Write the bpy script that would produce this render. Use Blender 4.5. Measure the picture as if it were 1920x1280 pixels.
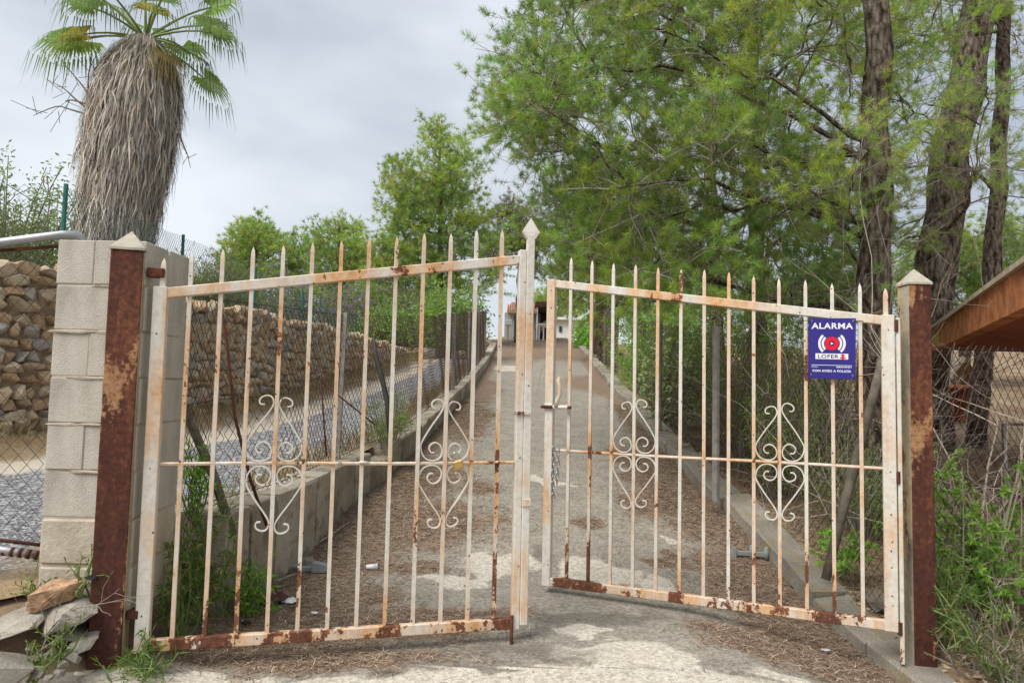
import bpy, bmesh, math, random
import numpy as np
from mathutils import Vector, Matrix, noise as mnoise

for o in list(bpy.data.objects): bpy.data.objects.remove(o)
scene = bpy.context.scene
COL = scene.collection
random.seed(7); RNG = np.random.default_rng(7)
R = math.radians

# ------------------------------------------------------------------ camera
FPX, ROLL, PITCH, CAMH = 1331.0, 0.0217, math.atan(4.95e-5 * 1331.0), 1.57
cd = bpy.data.cameras.new('camera'); cam = bpy.data.objects.new('camera', cd); COL.objects.link(cam)
cd.sensor_width = 36; cd.lens = FPX / 1920 * 36; cd.clip_start = 0.05; cd.clip_end = 3000
_R = Vector((1, 0, 0)); _U = Vector((0, -math.sin(PITCH), math.cos(PITCH))); _F = Vector((0, math.cos(PITCH), math.sin(PITCH)))
_cx = math.cos(ROLL) * _R + math.sin(ROLL) * _U; _cy = -math.sin(ROLL) * _R + math.cos(ROLL) * _U; _cz = -_F
cam.matrix_world = Matrix(((_cx.x, _cy.x, _cz.x, 0), (_cx.y, _cy.y, _cz.y, 0), (_cx.z, _cy.z, _cz.z, CAMH), (0, 0, 0, 1)))
scene.camera = cam

# ------------------------------------------------------------------ sky and sun (overcast)
SUN_EL, SUN_AZ = R(52), R(226)          # azimuth from +Y, clockwise
w = bpy.data.worlds.new('World'); scene.world = w; w.use_nodes = True
nt = w.node_tree; nt.nodes.clear()
N = nt.nodes.new; LK = nt.links.new
out = N('ShaderNodeOutputWorld'); bg = N('ShaderNodeBackground'); sky = N('ShaderNodeTexSky')
sky.sky_type = 'NISHITA'; sky.sun_disc = False; sky.sun_elevation = SUN_EL; sky.sun_rotation = SUN_AZ
sky.air_density = 1.0; sky.dust_density = 3.0
tc = N('ShaderNodeTexCoord'); mp = N('ShaderNodeMapping'); mp.inputs['Scale'].default_value = (1.1, 1.1, 2.6)
mp.inputs['Location'].default_value = (0.35, 0.1, 0.25)
n1 = N('ShaderNodeTexNoise'); n1.inputs['Scale'].default_value = 1.6; n1.inputs['Detail'].default_value = 5; n1.inputs['Roughness'].default_value = 0.5
rp = N('ShaderNodeValToRGB'); e = rp.color_ramp.elements
e[0].position = 0.36; e[0].color = (2.12, 2.36, 2.70, 1); e[1].position = 0.64; e[1].color = (3.72, 3.90, 4.12, 1)
mx = N('ShaderNodeMixRGB'); mx.inputs[0].default_value = 0.93
LK(tc.outputs['Generated'], mp.inputs[0]); LK(mp.outputs[0], n1.inputs['Vector']); LK(n1.outputs[0], rp.inputs[0])
LK(sky.outputs[0], mx.inputs[1]); LK(rp.outputs[0], mx.inputs[2]); LK(mx.outputs[0], bg.inputs[0])
bg.inputs[1].default_value = 0.1; LK(bg.outputs[0], out.inputs[0])
sd = bpy.data.lights.new('sun', 'SUN'); sd.energy = 1.5; sd.angle = R(35); sd.color = (1, 0.965, 0.91)
sun = bpy.data.objects.new('sun', sd); COL.objects.link(sun)
_d = Vector((math.sin(SUN_AZ) * math.cos(SUN_EL), math.cos(SUN_AZ) * math.cos(SUN_EL), math.sin(SUN_EL)))
sun.rotation_euler = _d.to_track_quat('Z', 'Y').to_euler(); sun.location = _d * 50
vs = scene.view_settings; vs.view_transform = 'Standard'; vs.look = 'None'; vs.gamma = 1; vs.exposure = 1.27; vs.use_curve_mapping = False
scene.cycles.max_bounces = 12; scene.cycles.diffuse_bounces = 7

# ------------------------------------------------------------------ placing: what a pixel of the 1920x1280 photograph sees at depth Y / on a sloping plane
def ray(u, v):
    dx, dy = u - 960, 640 - v
    a = dx * math.cos(ROLL) - dy * math.sin(ROLL); b = dx * math.sin(ROLL) + dy * math.cos(ROLL)
    d = a * _R + b * _U + FPX * _F
    return d / d.y
def at(u, v, Y): return Vector((0, 0, CAMH)) + ray(u, v) * Y
def gr(u, v, s=0.115, z0=0.0):
    d = ray(u, v); return Vector((0, 0, CAMH)) + d * ((z0 - CAMH) / (d.z - s))
def lin(*c): return tuple(((x / 255) / 12.92 if x / 255 <= .04045 else ((x / 255 + .055) / 1.055) ** 2.4) for x in c)
def ss(a, b, x): t = np.clip((x - a) / (b - a), 0, 1); return t * t * (3 - 2 * t)

# ------------------------------------------------------------------ mesh helpers
class MB:
    def __init__(s): s.v = []; s.f = []
    def add(s, vs_, fs_):
        b = len(s.v); s.v += [tuple(q) for q in vs_]; s.f += [tuple(i + b for i in q) for q in fs_]; return s
    def box(s, c, size, ch=0, M=None):
        vs_, fs_ = cbox(size, ch)
        vs_ = [Vector(q) for q in vs_]
        if M is not None: vs_ = [M @ q for q in vs_]
        c = Vector(c); return s.add([q + c for q in vs_], fs_)
    def tube(s, pts, rad, n=6, cap=True):
        pts = [Vector(p) for p in pts]; k = len(pts)
        if not hasattr(rad, '__len__'): rad = [rad] * k
        up = None; rings = []
        for i, p in enumerate(pts):
            d = (pts[min(i + 1, k - 1)] - pts[max(i - 1, 0)])
            d = d.normalized() if d.length > 1e-9 else Vector((0, 0, 1))
            if up is None: up = d.orthogonal().normalized()
            else:
                up = up - d * up.dot(d); up = up.normalized() if up.length > 1e-6 else d.orthogonal().normalized()
            q = d.cross(up)
            rings.append([p + (up * math.cos(2 * math.pi * j / n) + q * math.sin(2 * math.pi * j / n)) * rad[i] for j in range(n)])
        b = len(s.v)
        for r_ in rings: s.v += [tuple(x) for x in r_]
        for i in range(k - 1):
            for j in range(n):
                a = b + i * n + j; a2 = b + i * n + (j + 1) % n
                s.f.append((a, a2, a2 + n, a + n))
        if cap:
            s.f.append(tuple(b + j for j in reversed(range(n)))); s.f.append(tuple(b + (k - 1) * n + j for j in range(n)))
        return s
    def prism(s, outline, y0, y1, flip=False):   # outline in x,z extruded along y
        n = len(outline); a = [(x, y0, z) for x, z in outline] + [(x, y1, z) for x, z in outline]
        f = [tuple(range(n)), tuple(range(2 * n - 1, n - 1, -1))] + [(i, i + n, (i + 1) % n + n, (i + 1) % n) for i in range(n)]
        return s.add(a, f)
    def build(s, name, mat, parent=None, smooth=False, loc=None, rot=None):
        me = bpy.data.meshes.new(name); me.from_pydata(s.v, [], s.f); me.update()
        return link(name, me, mat, parent, smooth, loc, rot)
def link(name, me, mat, parent=None, smooth=False, loc=None, rot=None):
    if mat is not None and not me.materials: me.materials.append(mat)
    if smooth: me.polygons.foreach_set('use_smooth', [True] * len(me.polygons))
    o = bpy.data.objects.new(name, me); COL.objects.link(o)
    if parent: o.parent = parent
    if loc is not None: o.location = loc
    if rot is not None: o.rotation_euler = rot
    return o
_cb = {}
def cbox(size, ch=0):
    key = tuple(round(x, 5) for x in size) + (ch,)
    if key in _cb: return _cb[key]
    bm = bmesh.new(); bmesh.ops.create_cube(bm, size=1)
    for v in bm.verts: v.co = Vector((v.co.x * size[0], v.co.y * size[1], v.co.z * size[2]))
    if ch: bmesh.ops.bevel(bm, geom=bm.edges[:], offset=ch, segments=1, affect='EDGES')
    bm.verts.index_update(); r_ = ([v.co[:] for v in bm.verts], [[v.index for v in f.verts] for f in bm.faces]); bm.free(); _cb[key] = r_; return r_
def rock_data(rng, size=(1, 1, 1), n=18, sq=0.6):
    bm = bmesh.new()
    for i in range(n):
        d = Vector((rng.gauss(0, 1), rng.gauss(0, 1), rng.gauss(0, 1))).normalized()
        m = max(abs(d.x), abs(d.y), abs(d.z)); d = d * ((1 - sq) + sq / m) * rng.uniform(.86, 1.05)
        bm.verts.new((d.x * size[0] / 2, d.y * size[1] / 2, d.z * size[2] / 2))
    res = bmesh.ops.convex_hull(bm, input=bm.verts[:])
    bmesh.ops.delete(bm, geom=[g for g in res['geom_interior'] if isinstance(g, bmesh.types.BMVert)], context='VERTS')
    bm.verts.index_update(); r_ = ([v.co[:] for v in bm.verts], [[v.index for v in f.verts] for f in bm.faces]); bm.free(); return r_
def tri_mesh(name, V, mat, parent=None, col=None, nv=3):
    """V (n*nv,3): n separate polygons of nv corners; col (n,3) one colour each"""
    V = np.asarray(V, dtype=np.float32).reshape(-1, 3); n = len(V) // nv
    me = bpy.data.meshes.new(name); me.vertices.add(n * nv); me.vertices.foreach_set('co', V.ravel())
    me.loops.add(n * nv); me.loops.foreach_set('vertex_index', np.arange(n * nv, dtype=np.int32))
    me.polygons.add(n); me.polygons.foreach_set('loop_start', np.arange(0, n * nv, nv, dtype=np.int32))
    me.polygons.foreach_set('loop_total', np.full(n, nv, dtype=np.int32)); me.update(calc_edges=True)
    if col is not None:
        a = me.color_attributes.new('Col', 'FLOAT_COLOR', 'POINT')
        c = np.ones((n, nv, 4), dtype=np.float32); c[:, :, :3] = np.asarray(col)[:, None, :]; a.data.foreach_set('color', c.ravel())
    return link(name, me, mat, parent)
def empty(name, loc=(0, 0, 0), rz=0):
    o = bpy.data.objects.new(name, None); COL.objects.link(o); o.location = loc; o.rotation_euler = (0, 0, rz); o.empty_display_size = .1; return o
def tag(o, label=None, cat=None, group=None, kind=None):
    if label: o['label'] = label
    if cat: o['category'] = cat
    if group: o['group'] = group
    if kind: o['kind'] = kind
    return o
def unit(a): return a / np.maximum(np.linalg.norm(a, axis=-1, keepdims=True), 1e-9)

# ------------------------------------------------------------------ materials
class MT:
    def __init__(s, name, rough=.9, spec=.2, metal=0):
        s.m = bpy.data.materials.new(name); s.m.use_nodes = True; s.t = s.m.node_tree; s.b = s.t.nodes['Principled BSDF']
        s.b.inputs['Roughness'].default_value = rough; s.b.inputs['Specular IOR Level'].default_value = spec; s.b.inputs['Metallic'].default_value = metal
        s.coord = None
    def n(s, t): return s.t.nodes.new(t)
    def l(s, a, b): s.t.links.new(a, b)
    def co(s, scale=(1, 1, 1), kind='Object', loc=(0, 0, 0)):
        t = s.n('ShaderNodeTexCoord'); m = s.n('ShaderNodeMapping'); m.inputs['Scale'].default_value = scale; m.inputs['Location'].default_value = loc
        s.l(t.outputs[kind], m.inputs[0]); return m.outputs[0]
    def noise(s, scale, detail=6, rough=.6, vec=None, dist=0):
        x = s.n('ShaderNodeTexNoise'); x.inputs['Scale'].default_value = scale; x.inputs['Detail'].default_value = detail; x.inputs['Roughness'].default_value = rough; x.inputs['Distortion'].default_value = dist
        s.l(vec if vec is not None else s.co(), x.inputs['Vector']); return x.outputs[0]
    def voro(s, scale, vec=None, feat='F1'):
        x = s.n('ShaderNodeTexVoronoi'); x.feature = feat; x.inputs['Scale'].default_value = scale
        s.l(vec if vec is not None else s.co(), x.inputs['Vector']); return x
    def ramp(s, fac, stops):
        x = s.n('ShaderNodeValToRGB'); el = x.color_ramp.elements
        while len(el) < len(stops): el.new(.5)
        for q, (p, c) in zip(el, stops): q.position = p; q.color = (*c, 1) if hasattr(c, '__len__') else (c, c, c, 1)
        s.l(fac, x.inputs[0]); return x.outputs[0]
    def mix(s, fac, a, b, mode='MIX'):
        x = s.n('ShaderNodeMixRGB'); x.blend_type = mode
        for i, q in ((0, fac), (1, a), (2, b)):
            if hasattr(q, 'links') or hasattr(q, 'is_linked'): s.l(q, x.inputs[i])
            elif hasattr(q, '__len__'): x.inputs[i].default_value = (*q, 1)
            else: x.inputs[i].default_value = q
        return x.outputs[0]
    def math(s, op, a, b=0.0):
        x = s.n('ShaderNodeMath'); x.operation = op
        for i, q in ((0, a), (1, b)):
            if hasattr(q, 'is_linked'): s.l(q, x.inputs[i])
            else: x.inputs[i].default_value = q
        return x.outputs[0]
    def sep(s, v):
        x = s.n('ShaderNodeSeparateXYZ'); s.l(v, x.inputs[0]); return x.outputs
    def attr(s, name='Col'):
        x = s.n('ShaderNodeAttribute'); x.attribute_name = name; return x.outputs['Color']
    def rnd(s): return s.n('ShaderNodeObjectInfo').outputs['Random']
    def base(s, c):
        if hasattr(c, 'is_linked'): s.l(c, s.b.inputs['Base Color'])
        else: s.b.inputs['Base Color'].default_value = (*c, 1)
        return s
    def bump(s, h, strength=.4, dist=.01):
        x = s.n('ShaderNodeBump'); x.inputs['Strength'].default_value = strength; x.inputs['Distance'].default_value = dist
        s.l(h, x.inputs['Height']); s.l(x.outputs[0], s.b.inputs['Normal']); return s
M = {}
def simple(name, c, rough=.85, spec=.2, metal=0, var=.25, scale=12, bump=.15):
    t = MT(name, rough, spec, metal); nz = t.noise(scale)
    c = np.array(c); t.base(t.ramp(nz, [(.3, tuple(c * (1 - var))), (.7, tuple(np.minimum(c * (1 + var), .95)))]))
    if bump: t.bump(nz, bump, .004)
    M[name] = t.m; return t.m

def paint_rust(name, lo=.56, bottom=0.0, stain=.5):
    t = MT(name, .55, .35); v = t.co((1, 1, .38))
    n_big = t.noise(5.5, 6, .62, v); n_f = t.noise(38, 4, .6); n_st = t.noise(7.5, 6, .68, t.co((1, 1, .22), loc=(3, 1, 2)))
    h = t.math('ADD', t.math('MULTIPLY', n_big, .75), t.math('MULTIPLY', n_f, .25))
    if bottom:
        z = t.sep(t.co())[2]; h = t.math('ADD', h, t.math('MULTIPLY', t.math('SUBTRACT', .62, t.math('MINIMUM', z, .62)), bottom))
    if bottom > .1:
        z = t.sep(t.co())[2]
        for zw in (.79,): h = t.math('ADD', h, t.math('MULTIPLY', t.math('MAXIMUM', t.math('SUBTRACT', 1, t.math('MULTIPLY', t.math('ABSOLUTE', t.math('SUBTRACT', z, zw)), 18)), 0), .09))
    vd = t.voro(34, t.co((1, 1, .7))); dot = t.math('MULTIPLY', t.ramp(vd.outputs['Distance'], [(.10, 1), (.15, 0)]), t.ramp(t.sep(vd.outputs['Color'])[0], [(.70, 0), (.72, 1)]))
    hard = t.math('MAXIMUM', t.ramp(h, [(lo, 0), (lo + .018, 1)]), dot)
    soft = t.ramp(t.math('ADD', t.math('MULTIPLY', h, .5), t.math('MULTIPLY', n_st, .5)), [(stain + .0, 0), (stain + .045, .35), (stain + .12, .9)])
    paint = t.ramp(n_f, [(.3, (.56, .52, .44)), (.5, (.67, .635, .56)), (.7, (.73, .70, .64))])
    orange = t.ramp(n_f, [(.35, (.55, .25, .085)), (.65, (.72, .46, .22))])
    deep = t.ramp(n_f, [(.35, (.075, .03, .02)), (.6, (.17, .065, .035)), (.75, (.40, .15, .05))])
    t.base(t.mix(hard, t.mix(soft, paint, orange), deep))
    t.l(t.ramp(hard, [(0, .5), (1, .9)]), t.b.inputs['Roughness'])
    t.bump(t.mix(.35, t.math('SUBTRACT', 1, hard), n_f), .45, .003); M[name] = t.m
paint_rust('paint_bar', .605, .13, .47); paint_rust('paint_rail', .60, 0, .45); paint_rust('paint_low', .505, 0, .42); paint_rust('paint_stile', .615, .03, .475); paint_rust('paint_thin', .635, 0, .53)
paint_rust('paint_flaked', .495, 0, .41)

def rust_post(name, th, ochre, grey=0):
    t = MT(name, .75, .3); v = t.co((1.7, 1.7, .5)); a = t.noise(3.2, 5, .5, v, .9); f = t.noise(45, 4, .65); st = t.noise(14, 4, .6, t.co((1, 1, .12)))
    d2 = t.noise(5, 6, .65, t.co((1.5, 1.5, .35), loc=(2, 8, 4)), .6)
    deep = t.ramp(t.math('ADD', t.math('MULTIPLY', f, .4), t.math('MULTIPLY', d2, .6)), [(.36, (.045, .016, .012)), (.5, (.095, .032, .020)), (.58, (.165, .060, .030)), (.68, (.27, .115, .052))])
    och = t.ramp(t.math('ADD', t.math('MULTIPLY', st, .35), t.math('MULTIPLY', f, .65)), [(.34, (.27, .085, .03)), (.5, ochre), (.7, tuple(min(.9, x * 1.45) for x in ochre))])
    m = t.ramp(t.math('ADD', t.math('MULTIPLY', a, .85), t.math('MULTIPLY', f, .15)), [(th, 0), (th + .03, .8), (th + .09, 1)])
    c = t.mix(m, deep, och)
    if grey: c = t.mix(t.ramp(t.noise(1.7, 5, .6, t.co((2, 2, .6), loc=(5, 2, 1))), [(.38, 0), (.52, grey)]), c, (.42, .41, .33))
    t.base(c); t.bump(f, .25, .002); M[name] = t.m
rust_post('rust_post', .548, (.40, .22, .105)); rust_post('rust_primer', .40, (.46, .36, .21), .72); rust_post('rust_plain', .62, (.3, .12, .05))
rust_post('cap_metal', .44, (.50, .42, .33), .75); rust_post('rust_edge', .36, (.36, .27, .13), .3)

t = MT('block', .95, .1); f = t.noise(190, 4, .75); g = t.math('ADD', t.math('MULTIPLY', t.noise(2.2, 4, .6), .6), t.math('MULTIPLY', t.noise(9, 5, .65, t.co((1, 1, .25))), .4)); pv = t.voro(230).outputs['Distance']
t.base(t.mix(t.ramp(pv, [(.08, .55), (.25, 0)]), t.ramp(t.math('ADD', t.math('MULTIPLY', f, .45), t.math('MULTIPLY', g, .55)), [(.40, (.33, .30, .25)), (.5, (.47, .435, .37)), (.60, (.60, .56, .485))]), (.30, .26, .20)))
t.bump(t.math('ADD', t.math('MULTIPLY', f, .6), pv), .5, .004); M['block'] = t.m
t = MT('render_coat', .95, .1); f = t.noise(60, 5, .7); g = t.noise(4, 5, .6)
t.base(t.ramp(t.math('ADD', t.math('MULTIPLY', f, .35), t.math('MULTIPLY', g, .65)), [(.35, (.36, .30, .22)), (.55, (.52, .46, .365)), (.7, (.60, .54, .44))])); t.bump(t.math('ADD', g, t.math('MULTIPLY', f, .3)), .8, .02); M['render_coat'] = t.m
def concrete(name, a, b, lichen=(.33, .24, .09), la=.5):
    t = MT(name, .95, .1); f = t.noise(70, 5, .7); g = t.noise(3, 6, .62); h = t.noise(9, 5, .6, t.co(loc=(7, 3, 1)))
    c = t.ramp(t.math('ADD', t.math('MULTIPLY', f, .4), t.math('MULTIPLY', g, .6)), [(.35, a), (.65, b)])
    r_ = t.ramp(t.rnd(), [(0, .78), (1, 1.12)])
    c = t.mix(1, c, r_, 'MULTIPLY')
    t.base(t.mix(t.ramp(h, [(.52, 0), (.64, la)]), c, lichen)); t.bump(t.math('ADD', t.math('ADD', f, g), h), .9, .014); M[name] = t.m
concrete('kerb', (.20, .18, .145), (.42, .38, .32)); concrete('low_wall', (.30, .25, .185), (.56, .50, .40), (.16, .12, .06), .55); concrete('rubble', (.30, .27, .22), (.54, .49, .41), (.25, .19, .12), .4)
# driveway: colour attribute r = needle litter, g = pale worn patch, b = dark damp/oil
t = MT('driveway', .95, .1); at_ = t.sep(t.attr()); ag = t.voro(75).outputs['Color']; agd = t.voro(75).outputs['Distance']; f = t.noise(30, 6, .7); fb = t.noise(5, 6, .65)
agv = t.sep(ag)[0]
grey = t.ramp(t.math('ADD', t.math('MULTIPLY', fb, .6), t.math('MULTIPLY', agv, .4)), [(.25, (.185, .166, .135)), (.5, (.285, .255, .21)), (.75, (.39, .35, .292))])
pale = t.ramp(t.math('ADD', t.math('MULTIPLY', f, .5), t.math('MULTIPLY', agv, .5)), [(.2, (.36, .32, .255)), (.5, (.52, .47, .39)), (.8, (.66, .61, .53))])
def edge(v_, n_, lo, hi): return t.ramp(t.math('ADD', v_, t.math('MULTIPLY', t.math('SUBTRACT', n_, .5), .55)), [(lo, 0), (hi, 1)])
c = t.mix(edge(at_[1], fb, .42, .56), grey, pale)
c = t.mix(t.math('MULTIPLY', edge(at_[2], fb, .4, .8), .45), c, (.085, .072, .058))
nd = t.noise(16, 6, .75, t.co((1, 2.2, 1))); nf = t.noise(120, 3, .7)
needle = t.ramp(t.math('ADD', t.math('MULTIPLY', nd, .5), t.math('MULTIPLY', nf, .5)), [(.36, (.085, .060, .043)), (.5, (.215, .150, .105)), (.64, (.40, .295, .21))])
c = t.mix(t.math('MULTIPLY', edge(at_[0], f, .33, .56), .95), c, needle)
t.base(c); t.bump(t.math('ADD', t.math('MULTIPLY', agd, .6), f), .6, .008); M['driveway'] = t.m
# lane: UV u 0 at the stone wall .. 1 at the fence
t = MT('lane', .97, .1); uv = t.sep(t.co(kind='UV')); f = t.noise(40, 5, .75); fb = t.noise(2.2, 5, .6); vo = t.voro(55); agv = t.sep(vo.outputs['Color'])[0]
u_ = t.math('ADD', uv[0], t.math('MULTIPLY', t.math('SUBTRACT', fb, .5), .35))
asph = t.ramp(agv, [(.1, (.10, .10, .105)), (.6, (.24, .24, .245)), (.95, (.46, .45, .44))])
dust = t.ramp(f, [(.3, (.42, .36, .28)), (.7, (.62, .56, .47))]); dry = t.ramp(f, [(.3, (.21, .15, .085)), (.7, (.42, .31, .18))])
c = t.mix(t.ramp(u_, [(.10, 0), (.2, 1)]), dry, dust); c = t.mix(t.ramp(u_, [(.36, 0), (.42, 1)]), c, asph); c = t.mix(t.ramp(u_, [(.90, 0), (.98, 1)]), c, dry)
t.base(c); t.bump(t.math('ADD', f, vo.outputs['Distance']), .6, .01); M['lane'] = t.m
t = MT('earth', .97, .1); f = t.math('ADD', t.math('MULTIPLY', t.noise(26, 6, .75), .5), t.math('MULTIPLY', t.noise(130, 4, .75), .5)); fb = t.noise(1.1, 5, .6)
t.base(t.mix(t.ramp(fb, [(.4, 0), (.6, 1)]), t.ramp(f, [(.3, (.12, .075, .045)), (.55, (.25, .16, .095)), (.75, (.36, .25, .16))]), t.ramp(f, [(.3, (.22, .16, .10)), (.7, (.42, .32, .215))]))); t.bump(f, .7, .02); M['earth'] = t.m
def stone(name, src):
    t = MT(name, .92, .15); f = t.noise(34, 5, .7); g = t.noise(7, 4, .6)
    r_ = t.rnd() if src == 'rnd' else t.sep(t.attr())[0]
    c = t.ramp(r_, [(0, (.44, .29, .165)), (.25, (.57, .41, .25)), (.45, (.50, .39, .27)), (.65, (.62, .49, .33)), (.85, (.48, .42, .35)), (.94, (.36, .33, .30)), (1, (.66, .59, .50))])
    c = t.mix(1, c, t.ramp(t.math('ADD', t.math('MULTIPLY', f, .5), t.math('MULTIPLY', g, .5)), [(.3, .55), (.7, 1.25)]), 'MULTIPLY')
    t.base(c); t.bump(t.math('ADD', f, g), .7, .012); M[name] = t.m
stone('stone', 'rnd'); stone('stone_far', 'col')
t = MT('bark', .95, .1); v = t.co((1, 1, .32)); vo = t.voro(30, t.mix(.06, v, t.noise(6, 4, .6))).outputs['Distance']; f = t.noise(30, 7, .8, t.co((1, 1, .45)))
t.base(t.ramp(t.math('ADD', t.math('MULTIPLY', vo, .5), t.math('MULTIPLY', f, .6)), [(.34, (.31, .265, .22)), (.46, (.22, .18, .14)), (.6, (.13, .10, .077)), (.72, (.038, .029, .023))])); t.bump(t.math('SUBTRACT', f, vo), 1, .04); M['bark'] = t.m
simple('twig', (.24, .21, .18), .9, .1, var=.35, scale=20, bump=0); simple('twig_dark', (.16, .135, .11), .9, .1, var=.35, scale=20, bump=0); simple('twig_pale', (.40, .34, .27), .9, .1, var=.3, scale=20, bump=0)
simple('stem_green', (.18, .24, .08), .7, .2, 0, .2, 10, 0)
def leafmat(name, tr=.55, rough=.6):
    t = MT(name, rough, .25); c = t.attr(); t.base(c)
    tl = t.n('ShaderNodeBsdfTranslucent'); t.l(t.mix(1, c, (1.15, 1.2, .7), 'MULTIPLY'), tl.inputs[0]); ms = t.n('ShaderNodeMixShader'); ms.inputs[0].default_value = tr
    t.l(t.b.outputs[0], ms.inputs[1]); t.l(tl.outputs[0], ms.inputs[2]); t.l(ms.outputs[0], t.t.nodes['Material Output'].inputs[0]); M[name] = t.m
leafmat('leaf'); leafmat('dry', .15, .9)
simple('core', (.30, .225, .15), var=.4); simple('galv', (.42, .43, .44), .45, .5, .6, .2, 8, .05); simple('green_coat', (.03, .16, .125), .4, .4, 0, .2, 10, .05)
simple('wire_rust', (.085, .055, .042), .7, .3, .2, .4, 40, 0); simple('wire_grey', (.20, .20, .20), .6, .3, .4, .3, 40, 0); simple('wire_green', (.055, .14, .13), .6, .3, 0, .3, 40, 0)
simple('post_grey', (.25, .23, .205), .85, .2, 0, .3, 14, .2); simple('pole_wood', (.155, .135, .105), .9, .15, 0, .4, 18, .4); simple('hose', (.05, .05, .042), .6, .3, 0, .3, 20, .1)
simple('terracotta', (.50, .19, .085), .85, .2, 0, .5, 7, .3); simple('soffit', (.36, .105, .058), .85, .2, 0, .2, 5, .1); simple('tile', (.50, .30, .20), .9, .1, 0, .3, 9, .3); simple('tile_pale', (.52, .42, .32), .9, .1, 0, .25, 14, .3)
simple('white_wall', (.74, .73, .70), .9, .1, 0, .06, 3, .1); simple('beige_wall', (.50, .47, .42), .9, .1, 0, .12, 4, .2); simple('door_grey', (.23, .30, .33), .7, .2, 0, .1, 4, 0); simple('porch_shade', (.035, .028, .024), .9, .1, 0, .4, 4, 0); simple('brown_beam', (.12, .07, .05), .9, .1, 0, .3, 6, .2)
simple('glass', (.03, .04, .045), .15, .5, 0, .2, 2, 0)
simple('sign_blue', (.030, .022, .215), .4, .4, 0, .05, 5, 0); simple('print_white', (.80, .80, .86), .5, .3, 0, .02, 5, 0); simple('print_red', (.72, .008, .035), .5, .3, 0, .03, 5, 0); simple('print_dark', (.02, .02, .06), .5, .3, 0, .03, 5, 0); simple('tie', (.015, .015, .015), .5, .3, 0, .1, 5, 0)
simple('brass', (.60, .40, .15), .4, .5, .7, .15, 25, .1); simple('steel', (.50, .51, .53), .3, .5, .9, .15, 30, 0); simple('cloth', (.125, .055, .055), .95, .1, 0, .3, 25, .4); simple('plastic_white', (.78, .78, .78), .5, .4, 0, .05, 5, 0); simple('plastic_green', (.10, .42, .33), .5, .4, 0, .1, 5, 0)
simple('grey_metal', (.27, .29, .28), .7, .3, .2, .2, 20, .2); simple('rock_orange', (.40, .25, .15), .9, .15, 0, .6, 22, 1); simple('black_bit', (.02, .02, .022), .6, .3, 0, .2, 10, .1)

# ================================================================== THE SETTING
_yl = [-20, 0, 3.8, 4.75, 5.73, 6.33, 7.83, 12.9, 19.6, 26, 36]; _xl = [-2.2, -1.62, -1.46, -1.32, -1.28, -1.14, -.98, -.75, -.62, -.6, -.6]
_yr = [-20, 0, 3.5, 4.06, 4.86, 6.5, 8.4, 10, 13, 22.6, 31, 36]; _xr = [3, 2.25, 1.97, 1.86, 1.80, 1.68, 1.72, 1.8, 1.92, 2.35, 2.75, 2.9]
_ys = [0, 3.5, 5.0, 6.1, 7.4, 9.0, 11, 14, 20, 30]; _xs = [-9, -6.8, -5.2, -4.25, -3.6, -3.3, -3.0, -2.75, -2.7, -2.7]
def XL(y): return np.interp(y, _yl, _xl)
def XR(y): return np.interp(y, _yr, _xr)
def XS(y): return np.interp(y, _ys, _xs)
def LANE(y): return np.interp(y, [-20, 0, 3, 4, 5.7, 7.8, 12.9, 20, 40], [-.4, .33, .66, .78, .9, 1.07, 1.63, 2.38, 4.35])
def WTOP(y): return np.interp(y, [3.7, 5.7, 7.8, 12.9, 20, 36], [.88, .96, 1.12, 1.70, 2.46, 4.25])       # low wall top
_dy = np.linspace(-12, 38, 501); _dz = np.interp(_dy, [-12, 0, 3.0, 3.5, 4.3, 4.9, 6.0, 7.4, 38], [-1.38, 0, .335, .36, .375, .45, .65, .851, 4.37]); _dz = np.convolve(np.pad(_dz, 4, 'edge'), np.ones(9) / 9, 'valid')
def LEDGE(y): return np.interp(y, [-4, 2.4, 2.75, 3.05, 3.7], [-4.5, -2.75, -2.35, -2.0, -1.98])      # street-side edge of the lane
def DRV(x, y):
    z = np.interp(y, _dy, _dz)
    return z - .19 * ss(.9, 2.1, x) * (1 - ss(3.4, 6.0, y)) + .05 * ss(-1.2, -1.7, x) * (1 - ss(3.4, 4.2, y))
def GROUND(x, y):
    x = np.asarray(x, float); y = np.asarray(y, float)
    z = DRV(np.clip(x, -2, 2.2), y) - .03
    lane = LANE(y) - .03
    near = ss(.38, .02, x - LEDGE(y)) * (1 - ss(3.5, 3.74, y)); far = ss(-.06, -.17, x - XL(y)) * ss(3.62, 3.78, y)
    k = np.maximum(near, far); z = z * (1 - k) + lane * k
    terr = np.maximum(2.47, lane + .25) + .04 * np.clip(XS(y) - x, 0, 25) + .25 * ss(0, 3, XS(y) - x) * ss(10, 13, y) * (1 - ss(18, 24, y))
    k = ss(.02, -.22, x - XS(y)); z = z * (1 - k) + terr * k
    gard = .10 + .105 * np.clip(y, -12, 38) - .19 * (1 - ss(3.5, 5.2, y)) - .10 * ss(3, 4.5, y) * (1 - ss(4.5, 6, y)) + .02 * np.sin(x * 2.1 + y * 1.3)
    k = ss(.05, .22, x - XR(y)); z = z * (1 - k) + gard * k
    return z
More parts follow.
